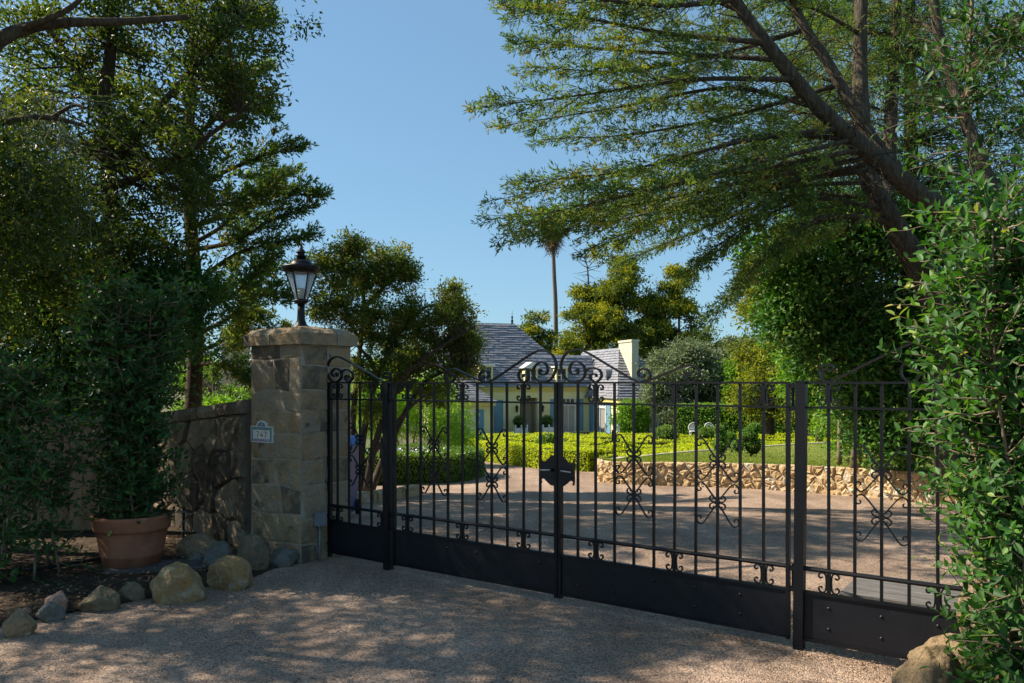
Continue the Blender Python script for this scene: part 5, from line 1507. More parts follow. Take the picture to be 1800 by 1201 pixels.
# ---- cypress at the left, farther back
rng = np.random.default_rng(61)
b0 = at(330, 800, 12.90); b0.z = zg(12.9)
root = tree('cypress_tree', tuple(b0), 'dark cypress with layered boughs reaching right above the lantern pillar')
wood = MB(); lf = LF()
limb(wood, [b0, at(345, 560, 12.90), at(330, 300, 12.90), at(340, 50, 12.97), at(330, -200, 13.12)], .15, .05, 10)
BR = [[(338, 330, 12.90), (400, 300, 12.68), (460, 275, 12.54), (524, 258, 12.40)],
      [(336, 400, 12.90), (420, 370, 12.54), (490, 345, 12.25), (556, 343, 12.11)],
      [(338, 430, 12.90), (400, 390, 13.26), (450, 330, 13.48), (505, 305, 13.62)],
      [(336, 440, 12.90), (410, 425, 12.54), (480, 385, 12.32), (548, 362, 12.18)],
      [(340, 500, 12.90), (410, 450, 12.68), (470, 430, 12.54), (540, 415, 12.40)],
      [(342, 560, 12.90), (400, 510, 13.12), (460, 480, 13.26), (520, 470, 13.40)],
      [(342, 590, 12.90), (400, 560, 12.54), (450, 520, 12.40), (500, 525, 12.25)],
      [(344, 620, 12.90), (390, 600, 13.12), (420, 570, 13.26), (450, 560, 13.40)],
      [(334, 250, 12.90), (390, 200, 12.54), (430, 190, 12.40), (470, 200, 12.25)],
      [(334, 350, 12.90), (380, 360, 12.25), (430, 350, 11.82), (480, 330, 11.53)],
      [(342, 540, 12.90), (390, 530, 12.25), (430, 500, 11.82), (475, 455, 11.53)],
      [(344, 640, 12.90), (380, 640, 12.54), (410, 650, 12.25), (436, 668, 12.11)],
      [(334, 100, 12.97), (390, 60, 12.68), (430, 40, 12.54), (460, 30, 12.40)],
      [(334, 0, 12.97), (390, -60, 12.68), (440, -90, 12.54), (480, -100, 12.40)],
      [(334, -60, 12.97), (300, -120, 11.68), (340, -150, 11.10), (380, -160, 10.67)],
      [(334, 60, 12.97), (320, 0, 11.68), (350, -40, 11.10), (400, -80, 10.67)],
      [(336, 450, 12.90), (300, 440, 12.47), (250, 430, 12.11), (200, 420, 11.82)],
      [(340, 540, 12.90), (300, 520, 12.47), (260, 500, 12.11), (220, 520, 11.82)],
      [(338, 200, 12.90), (280, 180, 12.47), (220, 160, 12.11), (160, 150, 11.82)],
      [(338, 300, 12.90), (280, 290, 12.47), (230, 270, 12.11), (170, 270, 11.82)],
      [(338, 160, 12.90), (380, 150, 13.40), (420, 130, 13.84), (470, 120, 14.27)]]
for b in BR:
    spray(wood, lf, rng, pp(b), .045, .9, 50, .12, .28, .7, .075, .022, .10, 1.1)
wood.build('trunk', M_barkd, root, True, False)
lf.build('crown', L_cyp, root)

# ---- dense small-leaved trees filling the left
leafy('evergreen_tree', 'dense small-leaved evergreen filling the upper left corner', 71, (-5.45, 10.6, 0),
      [([(-5.45, 10.6, -.05), (-5.40, 10.6, 2), at(195, 380, 10.6), at(185, 200, 10.6), at(200, 20, 10.6), at(200, -200, 10.6)], .17, .05),
       ([at(190, 300, 10.6), at(270, 200, 10.4), at(350, 110, 10.3), at(420, 30, 10.2)], .07, .02),
       ([at(190, 200, 10.6), at(120, 100, 10.8), at(60, 0, 11.0), at(20, -120, 11.2)], .07, .02),
       ([at(190, 330, 10.6), at(270, 300, 10.0), at(350, 250, 9.8), at(420, 200, 9.7)], .06, .02),
       ([at(195, 420, 10.6), at(120, 360, 10.9), at(40, 320, 11.2), at(-60, 300, 11.4)], .06, .02)],
      [(at(390, 60, 10.2), (.75, 1.48, .9), 1.0), (at(430, 150, 10.2), (.42, 0.99, .45), .35), (at(330, 220, 10.2), (.75, 1.48, .8), .65), (at(200, 60, 10.6), (1.2, 2.15, 1.2), 1.4), (at(190, 250, 10.6), (1.1, 1.98, 1.0), 1.1),
       (at(60, 120, 10.8), (1.1, 2.15, 1.4), 1.2), (at(60, 340, 11.0), (1.2, 1.98, 1.1), 1.3), (at(330, 330, 10.4), (.7, 1.32, .6), .5), (at(220, 430, 10.8), (.9, 1.48, .7), .7), (at(420, -80, 10.0), (.9, 1.98, 1.0), .35), (at(250, -180, 10.4), (1.6, 2.64, 1.2), .4), (at(60, -160, 10.4), (1.6, 2.64, 1.2), .3)],
      500, 112, .125, .075, .032, L_left, shell=.55)
leafy('evergreen_tree', 'lower dark leafy tree behind the board fence at left', 72, (-6.6, 11.6, 0),
      [([(-6.6, 11.6, -.05), (-6.5, 11.6, 1.5), (-6.3, 11.6, 3.0)], .12, .05), ([(-6.5, 11.6, 1.4), (-5.6, 11.4, 2.2), (-4.9, 11.2, 2.6)], .06, .02), ([(-6.5, 11.6, 1.2), (-7.6, 11.4, 2.0), (-8.4, 11.2, 2.6)], .06, .02)],
      [((-6.3, 11.4, 2.7), (1.3, .9, 1.1), 1.2), ((-5.1, 11.2, 2.6), (.8, .7, .8), .7), ((-7.8, 11.2, 2.6), (1.2, .9, 1.3), 1.0), ((-6.2, 11.2, 1.4), (1.6, .6, .7), .8), ((-4.55, 11.0, 2.9), (.5, .5, .45), .3)],
      900, 70, .18, .080, .036, L_ficusd)
# overhanging boughs and hanging bare twigs at the far left
rng = np.random.default_rng(81)
root = tree('old_tree', (-8.0, 8.3, 0), 'leaning tree outside the left edge whose bare boughs cross the top left')
wood = MB()
limb(wood, [(-8.2, 8.6, 0), (-7.9, 8.5, 2.5), (-7.0, 8.3, 4.6), at(-60, 110, 8.0), at(0, 70, 8.0), at(40, 52, 8.1), at(110, 40, 8.2), at(215, 38, 8.4), at(330, 30, 8.7)], .13, .03, 10)
limb(wood, [(-7.9, 8.5, 2.5), at(-120, 230, 8.2), at(0, 216, 8.2), at(60, 206, 8.2), at(105, 210, 8.3), at(150, 222, 8.5)], .05, .02, 8)
limb(wood, [at(30, 55, 8.1), at(80, 35, 8.0), at(135, 5, 8.0), at(180, -60, 8.0)], .04, .02, 6)
limb(wood, [at(90, 207, 8.3), at(130, 185, 8.2), at(150, 190, 8.1)], .025, .012, 6)
wood.build('trunk', M_bark, root, True, False)
wood = MB()
for k in range(150):
    px, py = rng.uniform(-40, 150), rng.uniform(150, 330); Y = rng.uniform(7.9, 9.0)
    p = A(at(px, py, Y)); P = [p]; d = nrm(np.array([rng.uniform(-.6, .8), rng.uniform(-.4, .4), rng.uniform(-1, .15)]))
    for j in range(7):
        d = nrm(d + rng.normal(size=3) * .28 + np.array([0, 0, -.12])); P.append(P[-1] + d * rng.uniform(.10, .18))
    wood.tube(P, np.linspace(.0055, .002, len(P)), 3, False)
wood.build('hanging_twigs', M_ptwig, root, True, False)
lf, C = crown(rng, [((-7.8, 8.0, 5.4), (1.6, 1.4, 1.2), 1), ((-6.2, 7.6, 6.6), (1.6, 1.4, .9), 1), (at(60, 420, 9.2), (.9, .6, .8), .6), ((-5.9, 8.2, 3.3), (1.0, .9, 1.2), 1.6), ((-7.0, 7.6, 2.6), (1.0, 1.0, 1.3), 1.2), ((-4.95, 8.0, 3.5), (.7, .6, .7), .9), ((-5.6, 9.4, 3.0), (.8, .7, .9), .9)], 720, 60, .17, .07, .03); lf.build('crown', L_left, root)
# shade trees behind the photographer's left shoulder, whose dappled shade falls on the drive
leafy('evergreen_tree', 'leafy tree left of the picture whose shade dapples the foreground', 73, (-8.6, 6.4, 0),
      [([(-8.6, 6.4, -.05), (-8.5, 6.4, 3), (-8.2, 6.4, 6)], .2, .06), ([(-8.5, 6.4, 3), (-7.2, 6.2, 5), (-6.4, 6.0, 6.4)], .09, .03)],
      [((-8.0, 6.6, 5.6), (1.5, 1.6, 1.5), 1), ((-6.4, 7.2, 6.6), (1.3, 1.3, 1.0), .8), ((-7.2, 5.4, 7.0), (1.4, 1.3, 1.0), .8)], 430, 60, .19, .08, .036, L_left)

leafy('evergreen_tree', 'tree beside the photographer shading the near drive from the left', 74, (-7.6, 3.6, 0),
      [([(-7.6, 3.6, -.05), (-7.5, 3.6, 3), (-7.2, 3.6, 6)], .2, .06), ([(-7.5, 3.6, 3), (-6.4, 3.4, 4.6), (-5.6, 3.2, 5.6)], .09, .03)],
      [((-7.0, 4.2, 6.2), (1.4, 1.2, 1.1), 1), ((-6.2, 2.8, 5.6), (1.2, 1.3, 1.0), .8), ((-8.2, 3.4, 5.0), (1.3, 1.3, 1.2), .8), ((-5.2, 4.9, 6.4), (1.0, .9, .7), .5)], 520, 60, .18, .085, .038, L_left)
# ---- twisted juniper behind the pillar
rng = np.random.default_rng(91)
jb = gp(655, 868); 
root = tree('juniper_tree', (jb.x, jb.y, jb.z), 'twisted juniper with slanting stems right behind the lantern pillar')
J = jb.y
wood = MB(); sk = []
LM = [[(640, 870, J), (660, 780, J), (690, 700, J), (735, 640, J - .2), (790, 600, J - .4), (835, 575, J - .5)],
      [(650, 868, J + .2), (690, 770, J + .3), (740, 680, J + .4), (790, 650, J + .3), (840, 640, J + .2)],
      [(630, 868, J), (640, 760, J + .1), (665, 660, J + .2), (700, 590, J + .3), (740, 545, J + .4), (790, 530, J + .4)],
      [(625, 868, J + .3), (620, 760, J + .4), (630, 640, J + .5), (640, 540, J + .6), (632, 470, J + .6), (625, 440, J + .6)],
      [(632, 600, J + .5), (600, 530, J + .4), (575, 490, J + .2), (560, 470, J)],
      [(640, 540, J + .6), (680, 500, J + .7), (715, 470, J + .8)],
      [(665, 660, J + .2), (640, 620, J - .2), (600, 590, J - .5), (560, 600, J - .7)],
      [(655, 800, J), (700, 740, J - .3), (740, 700, J - .5), (770, 690, J - .6)],
      [(700, 690, J), (720, 650, J - .4), (760, 640, J - .7), (800, 660, J - .8)],
      [(620, 700, J + .4), (560, 640, J + .6), (500, 600, J + .8), (450, 590, J + 1)]]
for l in LM: sk.append(limb(wood, pp(l), .075 if len(l) > 4 else .04, .014, 7))
sk = np.concatenate(sk)
EL = [((790, 545), (45, 40), 1), ((815, 600), (40, 45), 1), ((760, 600), (40, 40), .7), ((720, 560), (45, 45), .9), ((680, 590), (45, 50), .8), ((640, 490), (50, 50), 1), ((590, 470), (45, 45), .8), ((690, 470), (45, 45), .9), ((620, 430), (40, 22), .4),
      ((640, 560), (50, 45), .8), ((580, 540), (50, 40), .7), ((760, 690), (45, 25), .5), ((810, 650), (40, 22), .5), ((700, 650), (35, 35), .4), ((500, 600), (55, 35), .6), ((440, 590), (40, 30), .4), ((715, 480), (20, 30), .3), ((560, 620), (40, 30), .4), ((800, 505), (18, 10), .15), ((640, 650), (40, 35), .5), ((740, 640), (35, 30), .4), ((660, 720), (35, 30), .35)]
ells = []
for (px, py), (rx, ry), w in EL:
    c = at(px, py, J + rng.uniform(-.3, .6)); k = J / FPX; ells.append((c, (rx * k, rx * k, ry * k), w))
lf, C = crown(rng, ells, 880, 66, .075, .066, .025, flat=.85, up=.2, shell=.6, tb=lambda r_, n: r_.beta(1.5, 1.9, n))
twigs(wood, sk, C, rng, .010)
wood.build('trunk', M_bark, root, True, False)
lf.build('crown', L_jun, root)

# ---- bright willow-like bush beyond, and lit shrubs far left
rng = np.random.default_rng(95)
c = at(715, 790, 21)
root = tree('weeping_shrub', (c.x, c.y, zg(21)), 'bright green weeping shrub beyond the round hedge', cat='shrub')
ells = [(at(700, 720, 21), (1.15, .9, .95), 1.2), (at(780, 740, 21), (.75, .8, .75), .8), (at(640, 690, 21), (.9, .8, .8), .8), (at(760, 680, 21.5), (.6, .6, .5), .4), (at(815, 770, 21.5), (.35, .4, .3), .2)]
lf, C = crown(rng, ells, 420, 60, .13, .10, .022, droop=.8, flat=1.5, up=.2)
mb = MB(); sk = np.concatenate([limb(mb, [(c.x, c.y, zg(21)), (c.x + a, c.y, .0), (c.x + a * 2.2, c.y, 1.0)], .04, .015, 6) for a in (-.5, -.2, .15, .5)])
twigs(mb, sk, C, rng, .008, .6); mb.build('branches', M_twig, root, True, False); lf.build('foliage', L_willow, root)
leafy('shrub', 'sunlit yellow-green shrub seen over the low dark wall', 96, tuple(at(375, 800, 20)), [([at(375, 800, 20), at(375, 720, 20)], .05, .02)],
      [(at(375, 720, 20), (.9, .6, .35), 1), (at(350, 660, 22), (.7, .6, .5), .5), (at(420, 700, 22), (.5, .6, .3), .4)], 150, 50, .13, .09, .045, L_bush, cat='shrub')
leafy('evergreen_tree', 'olive green tree in the gap between potted ficus and pillar', 97, tuple(at(350, 800, 26)), [([at(350, 800, 26), at(360, 700, 26), at(370, 640, 26)], .12, .03)],
      [(at(345, 660, 26), (1.2, 1, .7), 1), (at(300, 600, 26), (1.2, 1, 1.0), .8), (at(400, 690, 26), (.8, .8, .4), .5)], 200, 45, .17, .12, .055, L_olive)

# ---- clipped hedges
def hedge(name, label, cat, path, w, h, mat, coremat, seed, L, W, dens, group=None, closed=False, zf=None, top=None, thin=0.0, fl=(.4, 1.1)):
    rng = np.random.default_rng(seed)
    P = [np.array(p, float) for p in path]
    if closed: P = P + [P[0]]
    zf = zf or (lambda x, y: zg(y))
    mid = P[len(P) // 2]
    root = thing(name, (mid[0], mid[1], zf(mid[0], mid[1])), label, cat, group)
    # resample
    Q = [P[0]]
    for a, b in zip(P, P[1:]):
        n = max(1, int(np.linalg.norm(b - a) / .8))
        for k in range(1, n + 1): Q.append(a + (b - a) * k / n)
    Q = np.array(Q); m = len(Q)
    Tn = np.zeros_like(Q)
    for i in range(m):
        j0, j1 = max(i - 1, 0), min(i + 1, m - 1)
        if closed and i in (0, m - 1): j0, j1 = m - 2, 1
        Tn[i] = nrm(Q[j1] - Q[j0])
    Nn = np.stack([-Tn[:, 1], Tn[:, 0]], 1)
    V = []; k_ = .90
    for i in range(m):
        z = zf(*Q[i]); hh = h if top is None else top - z
        for a, b in ((-1, -.02), (-1, .88), (-.8, .95), (.8, .95), (1, .88), (1, -.02)):
            q = Q[i] + Nn[i] * a * w / 2 * k_
            V.append((q[0], q[1], z + b * hh))
    F = [(i * 6 + j, i * 6 + (j + 1) % 6, (i + 1) * 6 + (j + 1) % 6, (i + 1) * 6 + j) for i in range(m - 1) for j in range(6)] + [tuple(range(6)), tuple((m - 1) * 6 + j for j in range(5, -1, -1))]
    mb = MB(); mb.add(V, F); mb.build('core', coremat, root)
    seg = np.linalg.norm(np.diff(Q, axis=0), axis=1); tot = seg.sum()
    hav = h if top is None else top - zf(*Q[m // 2])
    per = 2 * hav + w
    n = int(tot * per * dens)
    s = rng.random(n) * tot; cs = np.concatenate([[0], np.cumsum(seg)]); i = np.clip(np.searchsorted(cs, s) - 1, 0, m - 2)
    t = (s - cs[i]) / seg[i]
    c = Q[i] + (Q[i + 1] - Q[i]) * t[:, None]; nn = nrm(Nn[i] + (Nn[i + 1] - Nn[i]) * t[:, None])
    z = np.array([zf(*q) for q in c]); hh = np.full(n, h) if top is None else top - z
    u = rng.random(n) * per
    sk_ = ((u < hav) | (u > hav + w)) & (rng.random(n) < thin); u = np.where(sk_, hav + rng.random(n) * w, u)
    wob = .03 * np.sin(s * 3.1 + seed) + .02 * np.sin(s * 7.7)
    side = np.where(u < hav, -1, np.where(u > hav + w, 1, 0))
    off = np.where(side == 0, (u - hav) / w - .5, side * .5) * w
    zz = np.where(side == 0, 1.0, np.where(side < 0, u / hav, (per - u) / hav)) * hh
    edge_ = np.abs(off) / w
    zz = zz - np.where(side == 0, np.maximum(0, edge_ - .38) * .3 * hh, 0) + (side == 0) * wob
    Pp = np.stack([c[:, 0] + nn[:, 0] * off, c[:, 1] + nn[:, 1] * off, z + zz], 1) + rng.normal(size=(n, 3)) * L * .16
    O_ = np.stack([nn[:, 0] * side, nn[:, 1] * side, (side == 0) * 1.0 + .15], 1)
    D = nrm(O_ * fl[0] + runit(rng, n) * .8 + UP * .05); N = nrm(O_ * fl[1] + runit(rng, n) * .5)
    cl = .5 + .3 * np.sin(s * 2.3 + seed * 1.7) * np.sin(s * .9 + off * 3)
    lf = LF(); lf.add(Pp, D, N, L * rng.uniform(.7, 1.3, n), W * rng.uniform(.7, 1.3, n), np.clip(cl * .5 + rng.random(n) * .5, 0, 1)); lf.build('foliage', mat, root)
    if not closed:
        for e, sg in ((0, -1), (m - 1, 1)):
            k = int(hav * w * dens * 1.3); u1 = rng.uniform(-.5, .5, k); z0 = zf(*Q[e]); h1 = h if top is None else top - z0
            Pe = np.stack([Q[e][0] + Nn[e][0] * u1 * w * .95 + sg * Tn[e][0] * .03, Q[e][1] + Nn[e][1] * u1 * w * .95 + sg * Tn[e][1] * .03, z0 + rng.random(k) * h1], 1)
            Oe = np.repeat(np.array([[Tn[e][0] * sg, Tn[e][1] * sg, .1]]), k, 0)
            lf2 = LF(); lf2.add(Pe, nrm(Oe * .4 + runit(rng, k) * .8), nrm(Oe + runit(rng, k) * .5), L * rng.uniform(.7, 1.3, k), W * rng.uniform(.7, 1.3, k), rng.random(k)); lf2.build('foliage', mat, root)
    return root
front = [(-1.62, 26.0), (-.9, 24.5), (.2, 21.9), (1.2, 19.7), (1.98, 18.9)]
hedge('box_hedge', 'long front clipped box hedge curving along the drive edge', 'hedge', front, .75, .52, L_box, M_boxcore, 101, .055, .035, 900)
LABH = 'low clipped yellow-green box hedge row of the pattern garden before the house'
GRPH = 'box hedge rows of the pattern garden'
def ez(x, y):
    return zg(y)
rows = []
rr = random.Random(9)
def xl(y): return -1.2 - (y - 26) * .10 if y > 25 else -1.2 + (26 - y) * .47
def xr(y): return lerp_tab([(19.5, 2.6), (21, 4.5), (24, 7.5), (27, 11), (30, 13.5), (50, 17)], y)
# strip that follows the lawn edging
ed = [(e.x - .25, e.y + .75) for e in edge[4:44:4]]
rows.append((ed, .8, .34))
y = 20.9; k = 0
while y < 49:
    a, b = xl(y) + .5, xr(y)
    sl = .10
    x = a + rr.uniform(0, .5)
    while x < b - 1:
        ln_ = rr.uniform(2.2, 5.0); x1 = min(b, x + ln_)
        bend = rr.choice([0, 0, .6, -.6])
        rows.append(([(x, y + sl * (x - a)), ((x + x1) / 2, y + sl * ((x + x1) / 2 - a) + bend), (x1, y + sl * (x1 - a))], rr.uniform(.55, .75) if k % 2 else rr.uniform(1.0, 1.3), rr.uniform(.32, .38) if k % 2 else rr.uniform(.18, .23)))
        if rr.random() < .55 and y < 46:
            rows.append(([(x1 - .2, y + sl * (x1 - a) + .5), (x1 + rr.uniform(-.9, .9), y + sl * (x1 - a) + 1.5)], .7, .36))
        x = x1 + rr.uniform(.25, .7)
    y += rr.uniform(1.5, 1.9) * (1 + (y - 20) * .008); k += 1
for i, (p, w, h_) in enumerate(rows):
    ym = p[len(p) // 2][1]
    cs_ = .055 + (ym - 19) * .0022
    hedge('box_hedge', LABH, 'hedge', p, w, h_, L_box, M_boxcore, 200 + i, cs_, cs_ * .65, 1.9 / (cs_ * cs_ * .65 * 2.4), GRPH, thin=.5, fl=(.08, 1.2))
# clipped box balls in the pattern
for j, (px, py, Y, r_, lab) in enumerate(((834, 781, 28, .42, 'clipped box ball at the left end of the pattern garden'), (963, 781, 27, .38, 'clipped box ball seen just left of the gate meeting stile'), (1096, 792, 22.5, .36, 'clipped box ball beside the lamp post'),
                                          (1171, 768, 34, .55, 'shaggy box ball right of the lamp post, farther back'), (1243, 765, 36, .45, 'small shaggy box ball before the garden chairs'))):
    c = at(px, py, Y); root = thing('box_ball', (c.x, c.y, zg(Y)), lab, 'topiary', 'clipped box balls')
    ball((c.x, c.y, max(c.z, zg(Y) + r_ * .6)), r_, 900, L_box if j in (2,) else L_boxd, .075, .05, root, .85)
# round hedge around the flower bed
rc = (-3.05, 17.3)
ring = [(rc[0] + 2.15 * math.cos(a), rc[1] + 2.15 * math.sin(a)) for a in np.linspace(0, 2 * math.pi, 37)[:-1]]
hedge('round_hedge', 'round clipped dark green box hedge ringing the flower bed left of the drive', 'hedge', ring, .55, .55, L_boxd, M_core, 131, .05, .03, 1500, closed=True)
root = thing('flower_bed', (rc[0], rc[1], zg(17.3)), 'low plants with white flowers inside the round hedge', 'flowers')
rng = np.random.default_rng(133)
lf, C = crown(rng, [((rc[0], rc[1], zg(17.3) + .25), (1.8, 1.8, .22), 1)], 160, 40, .12, .07, .03); lf.build('foliage', L_boxd, root)
n = 900; a = rng.uniform(0, 6.283, n); r_ = 1.75 * np.sqrt(rng.random(n))
lf = LF(); lf.add(np.stack([rc[0] + r_ * np.cos(a), rc[1] + r_ * np.sin(a), zg(17.3) + rng.uniform(.36, .52, n)], 1), runit(rng, n), nrm(runit(rng, n) + UP), .055, .05, .5)
lf.build('blossom', M_white, root)
# kerb stones
kp = [gp(612, 885), gp(650, 881), gp(700, 874), gp(736, 868)]
for i, lab in enumerate(('first tan kerb stone by the bin before the round hedge', 'middle tan kerb stone before the round hedge', 'last tan kerb stone before the round hedge, rounded end')):
    a, b = kp[i], kp[i + 1]; d = (b - a).normalized(); c = (a + b) / 2
    bm = bmesh.new(); bmesh.ops.create_cube(bm, size=1); bmesh.ops.bevel(bm, geom=bm.edges[:], offset=.12, segments=2, affect='EDGES')
    me = bpy.data.meshes.new('kerb_stone'); bm.to_mesh(me); bm.free(); me.materials.append(M_gold)
    o = link(me, 'kerb_stone'); o.scale = ((b - a).length - .012, .2, .2); o.location = (c.x, c.y, c.z + .05); o.rotation_euler = (0, 0, math.atan2(d.y, d.x)); props(o, lab, 'kerb', 'kerb stones')
# round shrub by the house wing, ivy mound, tall far hedge
def mound(name, px, py, Y, rx, rz, n, mat, L, label, cat='shrub', cl=None):
    rng = np.random.default_rng(int(px)); c = at(px, py, Y)
    root = thing(name, (c.x, c.y, zg(Y)), label, cat)
    lf, C = crown(rng, [(c, (rx, rx * .8, rz), 1)], n, 40, L * 1.6, L, L * .55, shell=.3)
    mb = MB(); sk = limb(mb, [(c.x, c.y, zg(Y)), (c.x, c.y, c.z - rz * .3), (c.x + .05, c.y, c.z)], .08, .03, 6); twigs(mb, sk, C, rng, .012, .4); mb.build('branches', M_barkd, root, True, False)
    lf.build('foliage', mat, root)
mound('round_shrub', 1110, 738, 49, 1.05, 1.15, 260, L_bush, .13, 'rounded glossy green shrub against the right wing of the house')
mound('ivy_mound', 1190, 735, 49, 1.0, 1.35, 260, L_olive, .12, 'dark arched shrub just right of the house porch')
a, b = at(1190, 700, 47), at(1640, 700, 42)
hedge('tall_hedge', 'tall clipped hedge closing the garden behind the pattern garden', 'hedge', [(a.x, a.y), ((a.x + b.x) / 2, (a.y + b.y) / 2), (b.x, b.y)], 1.2, 2.2, L_bush, M_core, 141, .12, .07, 260, top=.42)

# topiaries on the lawn
def topiary(px, pb, lobes, label, Y=17.5):
    b = at(px, pb, Y); root = thing('spiral_topiary', tuple(b), label, 'topiary', 'topiaries on the lawn')
    for i, (dx, py, r_) in enumerate(lobes):
        c = at(px + dx, py, Y); ball(tuple(c), r_, 520, L_topi, .05, .022, root)
    t = at(px, lobes[-1][1], Y); mb = MB(); mb.tube([tuple(b), ((b.x + t.x) / 2 + .03, b.y, (b.z + t.z) / 2), tuple(t)], .03, 6); mb.build('stem', M_barkd, root)
topiary(1320, 806, [(-22, 785, .14), (4, 785, .20), (-4, 768, .19), (6, 755, .13)], 'largest shaggy clipped topiary on the lawn, right of the lozenge scroll')
topiary(1266, 800, [(0, 785, .17), (2, 770, .13), (-2, 757, .11)], 'slim brown-tipped topiary left of the largest one', 18.5)
topiary(1286, 795, [(0, 780, .15), (-2, 770, .13)], 'small topiary standing between the two larger ones', 20)

# ---- far trees
def yel(f=.45):
    return lambda r_, n: np.where(r_.random(n) < f, r_.uniform(.7, 1.1, n), r_.uniform(0, .4, n))
def far_conifer(name, label, seed, px, ptop, pbot, wpx, Y, mat=L_far, f=.45, n=260, cone=1.0, lean=0, L=.34):
    rng = np.random.default_rng(seed)
    b = at(px, pbot, Y); t = at(px + lean, ptop, Y); k = Y / FPX; hgt = t.z - b.z; zg_ = min(b.z, zg(Y))
    root = tree(name, (b.x, b.y, zg_), label, 'far conifers'); wood = MB()
    sk = limb(wood, [(b.x, b.y, zg_), (b.x + .1, b.y, b.z + hgt * .4), (t.x, t.y, t.z - .5)], .28, .04, 6)
    lf = LF(); ells = []
    nb = 40
    for i in range(nb):
        h = rng.random() ** .9; rad = wpx * k / 2 * ((1 - h) ** (.6 * cone) * .85 + .15); a = rng.uniform(0, 6.283); rr_ = rad * rng.uniform(.35, 1.0)
        c = np.array([b.x + (t.x - b.x) * h + rr_ * math.cos(a), b.y + rr_ * math.sin(a), b.z + hgt * (h * .93 + .04)])
        s = rad * rng.uniform(.28, .5) + .25
        ells.append((c, (s * 1.15, s * 1.15, s * .75), s ** 2))
    lf, C = crown(rng, ells, int(n * 1.25), 45, .32, L, L * .4, flat=.6, up=.4, tb=yel(f), shell=.7)
    twigs(wood, sk, C, rng, .03, .5); wood.build('trunk', M_barkd, root, True, False); lf.build('crown', mat, root)
far_conifer('conifer_tree', 'tall yellow-green conifer rising behind the house left of the chimney', 151, 1085, 418, 690, 150, 78, f=.35, n=620, cone=.6)
far_conifer('conifer_tree', 'yellow-lit conifer just right of the palm trunk', 152, 1030, 490, 700, 95, 80, f=.5, n=380, cone=.7)
far_conifer('conifer_tree', 'pointed conifer right of the chimney beyond the round olive', 153, 1192, 462, 700, 105, 76, f=.5, n=480, cone=.8)
far_conifer('conifer_tree', 'dark conifer between the two tall ones above the chimney', 154, 1148, 515, 700, 85, 80, f=.25, n=380, cone=.7)
far_conifer('conifer_tree', 'low grey-green conifers left of the palm trunk', 155, 945, 548, 690, 70, 85, f=.2, n=200, cone=.5)
far_conifer('conifer_tree', 'small dark conifer peeping over the olive tree', 156, 1245, 572, 690, 45, 84, f=.05, n=130)
far_conifer('conifer_tree', 'tall yellow-green conifer at the edge of the shady ficus screen', 157, 1352, 445, 730, 110, 40, f=.5, n=480, cone=.45, L=.20)
far_conifer('conifer_tree', 'second yellow-green conifer hidden partly by the right gate post', 158, 1430, 520, 740, 120, 38, f=.4, n=380, cone=.45, L=.20)
far_conifer('conifer_tree', 'low bright conifer at the foot of the palm', 159, 1003, 590, 690, 45, 74, f=.6, n=120)
leafy('olive_tree', 'round silvery olive tree right of the house', 161, tuple(at(1205, 780, 50)), [([at(1205, 790, 50), at(1205, 720, 50), at(1210, 650, 50)], .2, .06)],
      [(at(1205, 660, 50), (2.6, 2.0, 1.8), 1.5), (at(1165, 690, 50), (1.3, 1.2, 1.2), .5), (at(1255, 690, 50), (1.3, 1.2, 1.3), .5), (at(1215, 620, 50), (1.5, 1.4, .8), .5)], 620, 45, .28, .21, .09, L_olive)
leafy('far_tree', 'brownish far tree on the skyline right of the olive', 162, tuple(at(1290, 720, 110)), [([at(1290, 720, 110), at(1290, 640, 110)], .3, .1)],
      [(at(1290, 612, 110), (2.2, 2, 1.3), 1), (at(1300, 650, 110), (2.4, 2, 2.0), 1)], 170, 45, .4, .45, .2, L_olive)
leafy('round_tree', 'lit light green tree between olive and right gate post', 163, tuple(at(1310, 760, 48)), [([at(1310, 770, 48), at(1310, 680, 48)], .15, .05)],
      [(at(1300, 690, 48), (1.2, 1, 1.1), 1), (at(1345, 690, 46), (1.4, 1, 1.0), 1), (at(1300, 650, 48), (.7, .7, .7), .4)], 260, 45, .24, .19, .09, L_bush)
leafy('round_tree', 'shaded broad tree behind the right gate post', 164, tuple(at(1440, 760, 30)), [([at(1440, 780, 30), at(1440, 690, 30)], .15, .05)],
      [(at(1440, 690, 30), (1.5, 1, .9), 1), (at(1400, 640, 30), (.8, .8, .9), .6), (at(1500, 640, 30), (1.4, 1, 1.4), 1), (at(1560, 700, 30), (1.5, 1, 1.2), .8)], 330, 50, .2, .15, .07, L_bush)
far_conifer('conifer_tree', 'far dark conifer behind the left wing of the house', 165, 800, 600, 700, 90, 75, f=.15, n=160)
far_conifer('conifer_tree', 'far conifer left behind the juniper', 166, 700, 600, 720, 150, 60, f=.2, n=240, cone=.5)
# bare top snag
rng = np.random.default_rng(171)
b = at(1032, 640, 79); root = tree('dead_snag', (b.x, b.y, zg(79)), 'bare curved dead tree top sticking out behind the house')
mb = MB(); S = limb(mb, [(b.x, b.y, zg(79)), at(1036, 560, 79), at(1034, 490, 79), at(1030, 460, 79), at(1018, 445, 79)], .16, .03, 6)
for k in range(40):
    q = S[rng.integers(8, len(S))]; d = nrm(np.array([rng.uniform(-1, 1), rng.uniform(-.5, .5), rng.uniform(-.2, .5)])); mb.tube([q, q + d * rng.uniform(.4, 1.4) , q + d * 1.6 + np.array([0, 0, .1])], [.035, .022, .01], 3, False)
mb.build('trunk', M_barkd, root)
